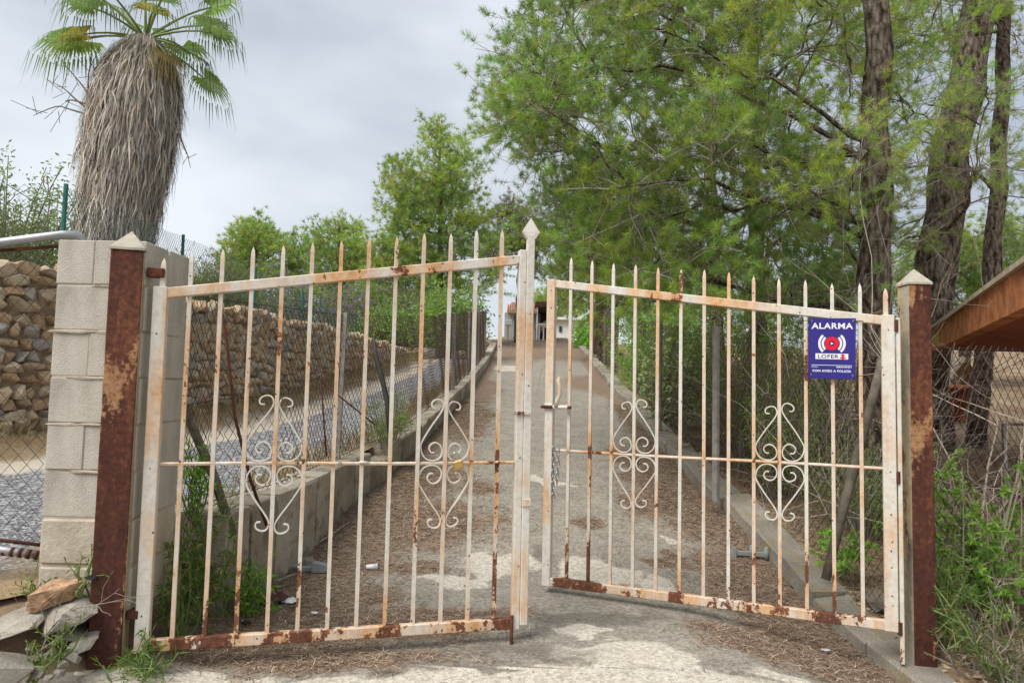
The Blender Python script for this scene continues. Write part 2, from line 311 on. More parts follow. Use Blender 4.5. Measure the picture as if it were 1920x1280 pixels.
# ground sheet
gx = np.concatenate([[-600, -250, -120, -70, -45, -30, -22, -17, -14, -12, -10.5], np.arange(-9.6, 9.61, .12), [10.5, 12, 14, 17, 22, 30, 45, 70, 120, 250, 600]])
gy = np.concatenate([[-400, -150, -60, -25, -12, -6, -3, -1.5], np.arange(-.6, 12, .12), np.arange(12, 40, .3), [41, 43, 46, 50, 56, 64, 75, 90, 120, 170, 260, 420, 700]])
X, Y = np.meshgrid(gx, gy); Z = GROUND(X, Y)
def gn(x, y): return .012 * mnoise.noise((x * 3, y * 3, 1)) + .02 * mnoise.noise((x * .9, y * .9, 4))
def dn(x, y): return .006 * mnoise.noise((x * 5, y * 5, 2)) + .012 * mnoise.noise((x * 1.3, y * 1.3, 9))
Z = Z + np.array([[gn(x, y) for x in gx] for y in gy]) * (np.abs(X) < 12)
def grid_mesh(name, X, Y, Z, mat):
    nr, nc = X.shape; me = bpy.data.meshes.new(name); i = np.arange(nr * nc).reshape(nr, nc)
    F = np.stack([i[:-1, :-1], i[:-1, 1:], i[1:, 1:], i[1:, :-1]], -1).reshape(-1, 4)
    me.from_pydata(np.stack([X, Y, Z], -1).reshape(-1, 3).tolist(), [], F.tolist()); me.update(); o = link(name, me, mat, None, True); return o
tag(grid_mesh('ground', X, Y, Z, M['earth']), kind='structure')

# driveway
rows = [-3.0]
while rows[-1] < 35: rows.append(rows[-1] + max(.03, .013 * abs(rows[-1])))
rows = np.array(rows); us = np.linspace(0, 1, 120)
DX = np.array([XL(y) - .05 + (XR(y) + .07 - XL(y)) * us for y in rows]); DX = np.where((rows < 3.5)[:, None], np.array([np.linspace(min(-1.9, XL(y)), 3.0 if y < 3.2 else XR(y) + .1, 120) for y in rows]), DX)
DY = np.repeat(rows[:, None], 120, 1)
def blob(px, py, rx, ry): p = gr(px, py); return (p.x, p.y, rx * BS, ry * BS)
BS = 1.5
LIT = [blob(620, 1010, .4, .45), blob(700, 950, .45, .5), blob(760, 890, .4, .7), blob(560, 1090, .4, .25), blob(640, 1150, .5, .16), blob(430, 1190, .5, .2), blob(840, 1120, .3, .10), blob(830, 960, .35, .35), blob(780, 1030, .2, .12),
       blob(1330, 950, .3, .5), blob(1420, 1040, .32, .4), blob(1500, 1110, .36, .3), blob(1250, 925, .28, .45), blob(1560, 1180, .4, .2), blob(1420, 1170, .22, .15), blob(1640, 1190, .3, .2), blob(1250, 1010, .13, .08), blob(1120, 960, .10, .12), blob(1200, 870, .2, .6), blob(880, 785, .25, 1.2), blob(900, 730, .3, 1.5),
       blob(1120, 720, .5, 1.5), blob(960, 660, 1.2, 3), blob(1040, 660, 1.2, 3), blob(1000, 640, 3, 5), blob(1700, 1215, .3, .15), blob(560, 1215, .5, .09), blob(890, 905, .12, .2)]
BS = 1.0
PAL = [blob(930, 1025, .26, .22), blob(850, 1055, .30, .10), blob(720, 1105, .28, .08), blob(1130, 1040, .34, .25), blob(1240, 1065, .22, .16), blob(1180, 1215, .38, .16), blob(1010, 1270, .9, .12), blob(1270, 1260, .35, .15), blob(900, 1265, .5, .07), blob(1500, 1262, .6, .10), blob(1640, 1268, .4, .08), blob(1240, 985, .12, .12), blob(900, 780, .15, .5), blob(1030, 900, .25, .12), blob(940, 690, .9, 1.0), blob(420, 1275, .9, .10), blob(1090, 1160, .2, .1)]
DRK = [blob(880, 1205, .75, .14), blob(1130, 1130, .6, .14), blob(1010, 1010, .1, .3), blob(1380, 1130, .3, .06), blob(620, 1235, .8, .07), blob(780, 1235, .4, .08), blob(1060, 1225, .35, .1)]
def field(B, x, y):
    z = np.zeros_like(x)
    for bx, by, rx, ry in B: z = np.maximum(z, np.exp(-((x - bx) / rx) ** 2 - ((y - by) / ry) ** 2))
    return z
def masks(x, y):
    wx = np.array([mnoise.noise((a * 2.6, b * 2.6, 5)) + .6 * mnoise.noise((a * 7, b * 7, 6)) for a, b in zip(x, y)]); wy = np.array([mnoise.noise((a * 2.6, b * 2.6, 15)) + .6 * mnoise.noise((a * 7, b * 7, 16)) for a, b in zip(x, y)])
    x0_, y0_ = x, y; x = x + .17 * wx; y = y + .17 * wy * np.maximum(1, y / 5)
    lit = field(LIT, x, y) * .95; pal = field(PAL, x, y); drk = field(DRK, x, y)
    x, y = x0_, y0_
    el = np.exp(-((x - XL(y)) / .3) ** 2) * (y > 3.6); er = np.exp(-((x - XR(y)) / .3) ** 2) * (y > 3.3)
    lit = np.maximum(lit, np.maximum(el, er) * .8); return lit, np.clip(pal - .3 * lit, 0, 1), drk
DZ = DRV(DX, DY) + np.array([[dn(x, y) for x, y in zip(a, b)] for a, b in zip(DX, DY)])
drive = grid_mesh('driveway', DX, DY, DZ, M['driveway']); tag(drive, kind='structure')
a_ = drive.data.color_attributes.new('Col', 'FLOAT_COLOR', 'POINT'); mk = np.ones((DX.size, 4), np.float32); mk[:, :3] = np.stack(masks(DX.ravel(), DY.ravel()), -1); a_.data.foreach_set('color', mk.ravel())

# lane on the left, behind the fence
rows2 = np.concatenate([np.arange(-4, 12, .15), np.arange(12, 34, .4)])
lx0 = XS(rows2) + .05; lx1 = np.where(rows2 < 3.7, LEDGE(rows2), XL(rows2) - .2)
us2 = np.linspace(0, 1, 40); LX = lx0[:, None] + (lx1 - lx0)[:, None] * us2; LY = np.repeat(rows2[:, None], 40, 1)
LZ = LANE(LY) + .004 + .16 * ss(.14, 0, np.repeat(us2[None], len(rows2), 0)) + np.array([[.012 * mnoise.noise((x * 4, y * 4, 3)) for x, y in zip(a, b)] for a, b in zip(LX, LY)])
lane = grid_mesh('lane', LX, LY, LZ, M['lane']); tag(lane, kind='structure')
uvl = lane.data.uv_layers.new(name='UVMap'); ids = np.empty(len(lane.data.loops), np.int32); lane.data.loops.foreach_get('vertex_index', ids)
uvl.data.foreach_set('uv', np.stack([np.tile(us2, len(rows2))[ids], np.repeat(rows2, 40)[ids]], -1).astype(np.float32).ravel())

# ------------------------------------------------------------------ low concrete wall on the left of the driveway (block by block)
lw = empty('low_concrete_wall', (float(XL(4)), 4, .4)); tag(lw, 'low weathered concrete block wall edging the left side of the driveway', 'wall')
def local(par, v): return Vector(v) - par.location
def wall_block(par, name, p0, p1, zb, zt0, zt1, th, side, mat, gap=.010, jit=.006):
    """a block between plan points p0 and p1, thickness th to the given side"""
    p0 = Vector(p0); p1 = Vector(p1); d = (p1 - p0).normalized(); nrm = Vector((-d.y, d.x)) * side; p0 = p0 + d * gap; p1 = p1 - d * gap
    c = .012; mb = MB(); V = []
    for p, s in ((p0, 1), (p1, -1)):
        zt = zt0 if s > 0 else zt1
        for o_, z in ((0, zb), (th, zb), (th, zt - c), (th - c, zt), (c, zt), (0, zt - c)):
            q = p + nrm * o_; V.append(local(par, (q.x + random.uniform(-jit, jit), q.y + random.uniform(-jit, jit), z + random.uniform(-jit, jit))))
    n = 6; F = [tuple(range(n)), tuple(range(2 * n - 1, n - 1, -1))] + [(i, i + n, (i + 1) % n + n, (i + 1) % n) for i in range(n)]
    mb.add(V, F); return mb.build(name, mat, par)
yy = 3.72
while yy < 30:
    L_ = .30 if yy < 9 else .6 if yy < 16 else 1.2
    y2 = yy + L_ * random.uniform(.92, 1.08); br = -.12 if 6.0 < yy < 6.45 else 0
    wall_block(lw, 'block', (float(XL(yy)), yy), (float(XL(y2)), y2), float(DRV(-1, yy)) - .15, float(WTOP(yy)) + br, float(WTOP(y2)) + br, .24, 1, M['low_wall']); yy = y2
for i in range(2):     # return that closes the raised lane behind the pillar
    xa = float(XL(3.72)) - .25 - i * .28; wall_block(lw, 'block', (xa, 3.74), (xa - .28, 3.74), .2, .88 - i * .012, .875 - i * .012, .2, -1, M['low_wall'])

# ------------------------------------------------------------------ right kerb
kb = empty('concrete_kerb', (float(XR(4)), 4, .4)); tag(kb, 'grey lichen-stained concrete kerb running along the right side of the driveway', 'kerb')
yy = 3.30
while yy < 31:
    L_ = .5 if yy < 9 else .8 if yy < 16 else 1.5
    y2 = yy + L_ * random.uniform(.9, 1.1); j = random.uniform(-.02, .02)
    h0 = .105 if yy > 4.3 else .065
    wall_block(kb, 'kerb_stone', (float(XR(yy)) + j, yy), (float(XR(y2)) + j, y2), float(DRV(XR(yy), yy)) - .2, float(DRV(XR(yy), yy)) + h0 + random.uniform(-.012, .012), float(DRV(XR(y2), y2)) + h0 + .02, .24, -1, M['kerb'], .012, .011); yy = y2

# ------------------------------------------------------------------ dry stone retaining wall: each stone
sw = empty('stone_wall', (-4.25, 6.1, float(LANE(6)))); tag(sw, 'tall tan rubble retaining wall behind wire mesh on the left side', 'wall')
cv = [(float(XS(y)), float(y)) for y in np.arange(2.2, 21, .1)]
arc = np.concatenate([[0], np.cumsum([math.dist(cv[i], cv[i + 1]) for i in range(len(cv) - 1)])]); cvx = np.array(cv)
def on_wall(s):
    x = np.interp(s, arc, cvx[:, 0]); y = np.interp(s, arc, cvx[:, 1]); x2 = np.interp(s + .05, arc, cvx[:, 0]); y2 = np.interp(s + .05, arc, cvx[:, 1])
    return float(x), float(y), math.atan2(y2 - y, x2 - x)
def WT(y): return 2.6 - .12 * float(ss(5.5, 8, y)) + .03 * math.sin(y * 3)
core = MB()
for i in range(0, len(cv) - 1, 2):
    (x0, y0), (x1, y1) = cv[i], cv[min(i + 2, len(cv) - 1)]
    a0 = float(LANE(y0)) - .2; a1 = float(LANE(y1)) - .2; t0 = max(WT(y0) - .06, a0 + .3); t1 = max(WT(y1) - .06, a1 + .3)
    x0 += .025; x1 += .025; P = [(x0, y0, a0), (x1, y1, a1), (x1, y1, t1), (x0, y0, t0), (x0 - .35, y0 - .1, t0), (x1 - .35, y1 - .1, t1)]
    core.add([local(sw, p) for p in P], [(0, 1, 2, 3), (3, 2, 5, 4)])
core.build('core', M['core'], sw)
rr = random.Random(5); protos = []
for k in range(14):
    v_, f_ = rock_data(rr, (1, 1, 1), 18, .80); me = bpy.data.meshes.new('stone'); me.from_pydata(v_, [], f_); me.update(); me.materials.append(M['stone']); protos.append((me, v_, f_))
slots = []; z = 0
for row in range(23):
    hgt = rr.uniform(.075, .125); s = rr.uniform(0, .1)
    while s < arc[-1]:
        w_ = rr.uniform(.07, .18); x, y, an = on_wall(s + w_ / 2)
        # rows count down from the top so that the crest stays level while the lane climbs
        zc = WT(y) - z - hgt / 2 + rr.uniform(-.02, .02)
        if zc > float(LANE(y)) - .05: slots.append((x + rr.uniform(-.02, .02), y + rr.uniform(-.02, .02), zc, an, w_ * 1.22, .22, hgt * 1.30))
        s += w_
    z += hgt
def sees(q):
    x, y, zz = q[0], q[1], q[2]; u = 960 + FPX * x / y; return (q[4] * q[6]) / (y * y) if -20 < u < 820 else 0
slots.sort(key=lambda q: -sees(q)); far = MB(); farcol = []
for i, (x, y, zc, an, a, b, c) in enumerate(slots):
    me, v_, f_ = protos[rr.randrange(14)]; ml = Matrix.Translation(local(sw, (x, y, zc))) @ Matrix.Rotation(an, 4, 'Z') @ Matrix.Rotation(rr.uniform(-.25, .25), 4, 'Y') @ Matrix.Rotation(rr.choice((0, math.pi)) + rr.uniform(-.15, .15), 4, 'X') @ Matrix.Diagonal((a, b, c, 1))
    if i < 300:
        o = bpy.data.objects.new('stone', me); COL.objects.link(o); o.parent = sw; o.matrix_local = ml
    else:
        far.add([ml @ Vector(q) for q in v_], f_); farcol += [rr.random()] * len(v_)
fo = far.build('stone_rubble', M['stone_far'], sw); fo['kind'] = 'stuff'
a_ = fo.data.color_attributes.new('Col', 'FLOAT_COLOR', 'POINT'); q = np.repeat(np.array(farcol, np.float32)[:, None], 4, 1); a_.data.foreach_set('color', q.ravel())

# ------------------------------------------------------------------ block pillar
pl = empty('block_pillar', (-1.80, 3.25, .6)); tag(pl, 'square pillar of bare concrete blocks behind the rusty left gate post', 'pillar')
px0, px1, py0, py1 = -1.99, -1.60, 3.07, 3.47
mb = MB(); mb.box(((px0 + px1) / 2 + 1.80, 0.02, .775), (px1 - px0 - .010, py1 - py0 - .010, 1.55)); mb.build('mortar_core', M['render_coat'], pl)
for k in range(8):
    zt = 2.175 - .2 * k; zb = zt - .193
    j = lambda: random.uniform(-.004, .004)
    if k % 2 == 0:
        cells = [(px0, px0 + .16, py0, py0 + .2), (px0 + .165, px1, py0, py0 + .2), (px0, px1, py0 + .205, py1)]
    else: cells = [(px0, px1, py0, py0 + .197), (px0, px0 + .195, py0 + .202, py1), (px0 + .2, px1, py0 + .202, py1)]
    if k >= 6: cells = [(px0 - .004, px1 + .004, py0 - .006, py1)]
    for (a, b, c, d) in cells:
        mb = MB(); sz = (b - a, d - c, zt - zb + (.02 if k >= 6 else 0)); mb.box((0, 0, 0), sz, .004 if k < 6 else .02)
        mb.build('block', M['block'] if k < 6 else M['render_coat'], pl, loc=((a + b) / 2 + 1.80 + j(), (c + d) / 2 - 3.25 + j(), (zt + zb) / 2 - .6), rot=(0, 0, j()))
mb = MB(); rr = random.Random(3)
for i in range(26):      # squeezed-out mortar beads along the joints
    k = rr.randrange(1, 6); xx = rr.uniform(px0 + .05, px1 - .05); v_, f_ = rock_data(rr, (rr.uniform(.06, .2), .012, rr.uniform(.008, .02)), 16, .3)
    mb.add([Vector(q) + Vector((xx + 1.80, py0 - .002 - 3.25, 2.175 - .2 * k - .6)) for q in v_], f_)
mb.build('mortar', M['render_coat'], pl)

# ------------------------------------------------------------------ gate posts
def gate_post(name, loc, w_, z0, z1, caph, rz, mats, label):
    r_ = empty(name, (loc[0], loc[1], z0), rz); h = z1 - z0
    mb = MB(); mb.box((0, 0, h / 2), (w_, w_, h), .004); o = mb.build('tube', mats[0], r_)
    o.data.materials.append(mats[1])
    for p in o.data.polygons:
        if p.normal.x * mats[2] > .9: p.material_index = 1
    c = w_ / 2 + .006; mb = MB(); mb.add([(-c, -c, h + .002), (c, -c, h + .002), (c, c, h + .002), (-c, c, h + .002), (0, 0, h + caph), (-c, -c, h + .012), (c, -c, h + .012), (c, c, h + .012), (-c, c, h + .012)],
        [(3, 2, 1, 0), (0, 1, 6, 5), (1, 2, 7, 6), (2, 3, 8, 7), (3, 0, 5, 8), (5, 6, 4), (6, 7, 4), (7, 8, 4), (8, 5, 4)]); mb.build('pyramid_cap', M['cap_metal'], r_)
    return tag(r_, label, 'post', 'gate posts')
gate_post('gate_post', (-1.675, 3.075), .128, .22, 2.125, .095, R(16), (M['rust_post'], M['rust_edge'], 1), 'dark rust brown square gate post in front of the concrete block pillar')
gate_post('gate_post', (2.068, 3.635), .112, .05, 2.14, .09, 0, (M['rust_post'], M['rust_primer'], -1), 'rusty square gate post with grey primer side beside the blue alarm sign')

# ------------------------------------------------------------------ gate leaves
SCR = [(94, 90), (124, 90), (145, 125), (128, 160), (86, 177), (43, 155), (20, 100), (38, 45), (88, 18), (150, 23), (197, 60), (220, 115), (220, 165), (190, 225), (126, 325), (58, 420), (23, 480), (19, 520), (38, 555), (72, 565), (112, 550), (130, 520), (120, 493), (88, 490)]
def crom(P, n=4):
    o_ = []
    for i in range(len(P) - 1):
        p0, p1, p2, p3 = [np.array(P[min(max(k, 0), len(P) - 1)], float) for k in (i - 1, i, i + 1, i + 2)]
        for j in range(n):
            t_ = j / n; o_.append(.5 * (2 * p1 + (p2 - p0) * t_ + (2 * p0 - 5 * p1 + 4 * p2 - p3) * t_ ** 2 + (3 * p1 - p0 - 3 * p2 + p3) * t_ ** 3))
    return o_ + [np.array(P[-1], float)]
SCR = crom(SCR)
def picket(w_, z0, z1, tip=.045):
    h = w_ / 2; k = h * 1.0
    V = [(-h, -h, z0), (h, -h, z0), (h, h, z0), (-h, h, z0), (-h, -h, z1 - tip), (h, -h, z1 - tip), (h, h, z1 - tip), (-h, h, z1 - tip), (-k * .75, -k * .6, z1 - tip * .45), (k * .75, -k * .6, z1 - tip * .45), (k * .75, k * .6, z1 - tip * .45), (-k * .75, k * .6, z1 - tip * .45), (0, 0, z1)]
    F = [(3, 2, 1, 0)]
    for a in (0, 4):
        F += [(a + i, a + (i + 1) % 4, a + 4 + (i + 1) % 4, a + 4 + i) for i in range(4)]
    return V, F + [(8 + i, 8 + (i + 1) % 4, 12) for i in range(4)]
ZB, ZM, ZH, ZE = .42, 1.21, 1.955, 2.205
def leaf(name, hx, hy, ex, ey, bars, d, orn, fs, stile_w, label):
    """fs: the side (local y sign) that faces the street"""
    W = math.hypot(ex - hx, ey - hy); r_ = empty(name, (hx, hy, ZB), math.atan2(ey - hy, ex - hx)); Wt = W
    tag(r_, label, 'gate', 'gate leaves')
    rz = lambda s: (ZH + (ZE - ZH) * s / Wt) - ZB
    mid = ZM - ZB
    # rails
    def rail(nm, s0, s1, za, zb_, hh, th, mat):
        mb = MB(); V = []
        for s, zz in ((s0, za), (s1, zb_)):
            for y_, q in ((-th / 2, -hh / 2 + .004), (-th / 2 + .004, -hh / 2), (th / 2 - .004, -hh / 2), (th / 2, -hh / 2 + .004), (th / 2, hh / 2 - .004), (th / 2 - .004, hh / 2), (-th / 2 + .004, hh / 2), (-th / 2, hh / 2 - .004)): V.append((s, y_, zz + q))
        n = 8; mb.add(V, [tuple(range(n)), tuple(range(2 * n - 1, n - 1, -1))] + [(i, i + n, (i + 1) % n + n, (i + 1) % n) for i in range(n)]); return mb.build(nm, mat, r_)
    rail('top_rail', stile_w * .5, Wt - .028, rz(0), rz(Wt), .047, .034, M['paint_rail'])
    rail('bottom_rail', stile_w * .5, Wt - .028, .026, .026, .050, .036, M['paint_flaked'])
    mb = MB(); mb.tube([(stile_w * .5, 0, mid), (Wt * .3, 0, mid + .002), (Wt * .62, 0, mid - .003), (Wt - .03, 0, mid)], .0085, 6); mb.build('middle_rod', M['paint_rail'], r_)
    mb = MB(); mb.box((0, 0, (rz(0) + .026) / 2), (stile_w, .042, rz(0) + .026), .003); mb.build('hinge_stile', M['paint_stile'], r_)
    # pickets
    for i, s in enumerate(bars):
        v_, f_ = picket(.0175, .05, rz(s) + .17 + random.uniform(-.006, .006)); mb = MB(); bx_, by_ = random.uniform(-.004, .004), random.uniform(-.004, .004); mb.add([(x + s + bx_ * math.sin(z * 1.6), y + by_ * z, z) for x, y, z in v_], f_); mb.build('picket', M['paint_bar'], r_)
    # scrolls
    k = d / 235 * .97
    for c in orn:
        for sx in (-1, 1):
            for sz in (-1, 1):
                jx, jz = random.uniform(.95, 1.03), random.uniform(.96, 1.03); mb = MB(); pts = [(c + sx * (p[0] * k * jx + .003), 0, mid + sz * (p[1] * k * jz + .002)) for p in SCR]
                V = []; F = []; hw, hy_ = .0030, .0075
                for i, p in enumerate(pts):
                    a = Vector(pts[max(i - 1, 0)]); b = Vector(pts[min(i + 1, len(pts) - 1)]); t_ = (b - a).normalized(); n_ = Vector((-t_.z, 0, t_.x))
                    for s1, s2 in ((-1, -1), (1, -1), (1, 1), (-1, 1)): V.append(Vector(p) + n_ * hw * s1 + Vector((0, hy_ * s2, 0)))
                for i in range(len(pts) - 1): F += [(4 * i + j, 4 * i + (j + 1) % 4, 4 * i + 4 + (j + 1) % 4, 4 * i + 4 + j) for j in range(4)]
                e_ = 4 * (len(pts) - 1); F += [(3, 2, 1, 0), (e_, e_ + 1, e_ + 2, e_ + 3)]
                mb.add(V, F); mb.build('scroll', M['paint_thin'], r_)
    return r_, Wt, rz, mid
# left leaf
LB = [.117 + .1286 * i for i in range(12)]
L_, LW, lrz, lmid = leaf('gate_leaf', -1.545, 3.10, .05, 3.50, LB, .1286, (LB[3], LB[9]), -1, .058, 'left leaf of the rusty white wrought-iron gate, with brass padlock and diamond finial')
mb = MB(); mb.box((LW - .008, 0, (lrz(LW) + .05) / 2), (.036, .045, lrz(LW) + .05), .003); mb.build('meeting_stile', M['paint_stile'], L_)
zt = 2.335 - ZB
mb = MB(); mb.box((LW + .030, -.012, (zt + .02) / 2), (.038, .03, zt - .02), .003); cb = mb.build('closing_bar', M['paint_stile'], L_)
mb = MB(); q = .03; mb.add([(LW + .030, -.012, zt + .085)] + [(LW + .030 + sx * .043, -.012 + sy * .012, zt + .012) for sx, sy in ((-1, -1), (1, -1), (1, 1), (-1, 1))] + [(LW + .030 + sx * .022, -.012 + sy * .014, zt - .022) for sx, sy in ((-1, -1), (1, -1), (1, 1), (-1, 1))], [(0, 1, 2), (0, 2, 3), (0, 3, 4), (0, 4, 1), (1, 5, 6, 2), (2, 6, 7, 3), (3, 7, 8, 4), (4, 8, 5, 1), (8, 7, 6, 5)]); mb.build('finial', M['paint_stile'], L_)
mb = MB(); mb.tube([(LW - .03, -.028, .07), (LW - .03, -.028, -.075)], .0085, 8); mb.build('drop_bolt', M['rust_plain'], L_)
mb = MB(); mb.box((LW, -.03, 1.03), (.075, .010, .016), .002); mb.build('latch_keeper', M['paint_low'], L_); mb = MB(); mb.box((LW + .030, -.031, .60), (.044, .008, .035), .002); mb.build('latch_keeper', M['paint_low'], L_)
v_, f_ = picket(.022, lrz(0) + .02, lrz(0) + .155); mb = MB(); mb.add([(x + .005, y, z) for x, y, z in v_], f_); mb.build('picket', M['paint_bar'], L_)
mb = MB(); mb.box((-.022, 0, lrz(0) + .085), (.07, .05, .04), .004); mb.build('hinge', M['rust_plain'], L_)
mb = MB(); mb.box((-.04, 0, .16), (.05, .045, .04), .004); mb.build('hinge', M['rust_plain'], L_)
rr = random.Random(2)
for s in (LB[5], LB[6], LB[11]):
    v_, f_ = rock_data(rr, (.06, .03, .02), 16, .2); mb = MB(); mb.add([Vector(q) + Vector((s + .01, -.012, lmid + .002)) for q in v_], f_); mb.build('weld_bead', M['paint_thin'], L_, True)
# right leaf
RB = [.126 + .1293 * i for i in range(13)]
R_, RW, rrz, rmid = leaf('gate_leaf', 1.90, 3.58, .215, 4.27, RB, .1293, (RB[3], RB[9]), 1, .060, 'right leaf of the rusty white wrought-iron gate, swung inward and carrying the alarm sign')
mb = MB(); mb.box((RW - .022, 0, (rrz(RW) + .026) / 2), (.05, .045, rrz(RW) + .026), .003); mb.build('meeting_stile', M['paint_stile'], R_)
v_, f_ = picket(.022, rrz(0) + .02, rrz(0) + .165); mb = MB(); mb.add([(x + .008, y, z) for x, y, z in v_], f_); mb.build('picket', M['paint_bar'], R_)
mb = MB(); mb.box((-.046, .0, (rrz(0) - .14) / 2), (.020, .03, rrz(0) + .16), .003); mb.build('hinge_bar', M['paint_rail'], R_)
for z_ in (.02, .75, rrz(0) - .03):
    mb = MB(); mb.tube([(-.036, .012, z_ - .03), (-.036, .012, z_ + .03)], .012, 8); mb.build('hinge', M['rust_plain'], R_)
mb = MB(); mb.tube([(RW + .022, .035, 1.045), (RW - .165, .035, 1.045)], .0095, 8); bo = mb.build('slide_bolt', M['rust_plain'], R_)
mb = MB(); mb.tube([(RW - .075, .038, 1.047), (RW - .082, .045, 1.085), (RW - .10, .05, 1.12), (RW - .098, .05, 1.17), (RW - .09, .05, 1.205), (RW - .096, .05, 1.225)], [.016, .013, .012, .012, .014, .005], 8); mb.build('bolt_handle', M['paint_low'], bo, True)
mb = MB(); mb.tube([(RW - .055, .035, 1.045), (RW - .145, .035, 1.045)], .0135, 8); mb.box((RW - .022, .024, 1.045), (.052, .012, .034), .003); mb.build('bolt_sleeve', M['paint_thin'], bo)

# ------------------------------------------------------------------ padlock, chain, alarm sign
def on_leaf(root, s, y, z): return root.matrix_world @ Vector((s, y, z))
bpy.context.view_layer.update()
p = on_leaf(L_, LB[9] + .062, -.022, lmid - .004)
pk = empty('padlock', p, L_.rotation_euler.z); pk.rotation_euler = (0, R(-18), pk.rotation_euler.z); tag(pk, 'brass padlock hanging on the middle rod of the left gate leaf', 'padlock')
mb = MB(); mb.box((0, 0, -.004), (.050, .018, .042), .005); mb.build('body', M['brass'], pk)
mb = MB(); mb.tube([(-.015, 0, .012), (-.015, 0, .04), (-.010, 0, .052), (0, 0, .057), (.010, 0, .052), (.015, 0, .04), (.015, 0, .022)], .004, 8); mb.build('shackle', M['steel'], pk, True)
p = on_leaf(R_, RW - .062, .012, rmid + .008)
ch = empty('chain', p, 0); tag(ch, 'galvanised steel chain hanging at the meeting edge of the right gate leaf', 'chain')
mb = MB(); n = 14; pts = []
for i in range(n + 1):
    a = 2 * math.pi * i / n; pts.append((.009 * math.cos(a), 0, .017 * math.sin(a) + (.006 if math.sin(a) > 0 else -.006)))
mb.tube(pts, .0032, 6, False); me = None
for k in range(2):
    for i in range(9 if k == 0 else 6):
        if me is None: o = mb.build('link', M['steel'], ch, True); me = o.data
        else: o = link('link', me, None, ch)
        o.location = (-.008 + .026 * k + .003 * math.sin(i), -.012 * k, -.005 - .0345 * i - .012 * k); o.rotation_euler = (0, .12 * math.sin(i * 2.1), (R(85) if i % 2 else R(5)) + .3)
ang = math.atan2(-.69, 1.685)
p = on_leaf(R_, .262, .026, 0); sg = empty('alarm_sign', (p.x, p.y, 1.655), ang); sg.rotation_euler = (0, R(1.0), ang)
tag(sg, 'dark blue alarm warning sign with red siren emblem tied to the right gate leaf', 'sign')
SWd, SHt = .222, .312
mb = MB(); mb.box((0, 0, SHt / 2), (SWd, .004, SHt), .001); mb.build('panel', M['sign_blue'], sg)
def text(s, size, cx, cz, wid, mat, bold=.0, parent=sg, y=-.0032):
    cu = bpy.data.curves.new('lettering', 'FONT'); cu.body = s; cu.size = 1; cu.align_x = 'CENTER'; cu.align_y = 'CENTER'; cu.offset = bold; cu.space_character = 1.08; cu.resolution_u = 3
    ob = bpy.data.objects.new('lettering', cu); COL.objects.link(ob); bpy.context.view_layer.update()
    me = bpy.data.meshes.new_from_object(ob.evaluated_get(bpy.context.evaluated_depsgraph_get())); bpy.data.objects.remove(ob)
    co = np.empty(len(me.vertices) * 3); me.vertices.foreach_get('co', co); co = co.reshape(-1, 3); mn, mx_ = co.min(0), co.max(0)
    q = np.zeros_like(co); q[:, 0] = ((co[:, 0] - (mn[0] + mx_[0]) / 2) / (mx_[0] - mn[0])) * wid + cx; q[:, 2] = ((co[:, 1] - (mn[1] + mx_[1]) / 2) / (mx_[1] - mn[1])) * size + cz; q[:, 1] = y
    me.vertices.foreach_set('co', q.ravel()); me.update(); me.materials.clear(); return link('lettering', me, mat, parent)
text('ALARMA', .031, 0, .272, .196, M['print_white'], .026)
def ring(cx, cz, r0, r1, a0, a1, mat, name, y=-.003, n=24):
    mb = MB(); V = []; F = []
    for i in range(n + 1):
        a = a0 + (a1 - a0) * i / n; V += [(cx + r0 * math.cos(a), y, cz + r0 * math.sin(a)), (cx + r1 * math.cos(a), y, cz + r1 * math.sin(a))]
    F = [(2 * i, 2 * i + 1, 2 * i + 3, 2 * i + 2) for i in range(n)]
    mb.add(V, F); return mb.build(name, mat, sg)
ec = .181
ring(0, ec, .0135, .0345, 0, 2 * math.pi, M['print_red'], 'siren_disc'); ring(0, ec, .0005, .0125, 0, 2 * math.pi, M['print_dark'], 'siren_centre')
mb = MB(); mb.add([(-.005, -.0036, ec - .007), (.009, -.0036, ec), (-.005, -.0036, ec + .007)], [(0, 1, 2)]); mb.build('siren_arrow', M['print_white'], sg)
for s in (0, math.pi):
    ring(0, ec, .038, .0485, s - R(45), s + R(45), M['print_white'], 'sound_wave'); ring(0, ec, .0535, .065, s - R(45), s + R(45), M['print_white'], 'sound_wave')
mb = MB(); mb.add([(x, -.0029, z) for x, z in ((-.077, .100), (.077, .100), (.077, .129), (-.077, .129))], [(0, 1, 2, 3)]); mb.build('name_plate', M['print_white'], sg)
text('LOFER', .0185, -.0165, .1145, .099, M['print_dark'], .015, y=-.0036)
mb = MB(); e_ = .052; mb.add([(e_ + x, -.0036, .1145 + z) for x, z in ((-.005, -.006), (.005, -.006), (.005, .006), (-.005, .006), (0, .0145), (-.0135, .004), (.0135, .004), (0, -.0145), (-.0135, -.009), (.0135, -.009), (-.0135, -.004), (.0135, -.004))], [(0, 1, 2, 3), (4, 5, 6), (10, 8, 7), (11, 7, 9), (10, 7, 11)]); mb.build('logo', M['print_red'], sg)
mb = MB(); mb.add([(x, -.003, z) for x, z in ((-.095, .0675), (.095, .0675), (.095, .070), (-.095, .070))], [(0, 1, 2, 3)]); mb.build('rule', M['print_white'], sg)
mb = MB(); rr = random.Random(4)                               # print too small to read in the photograph
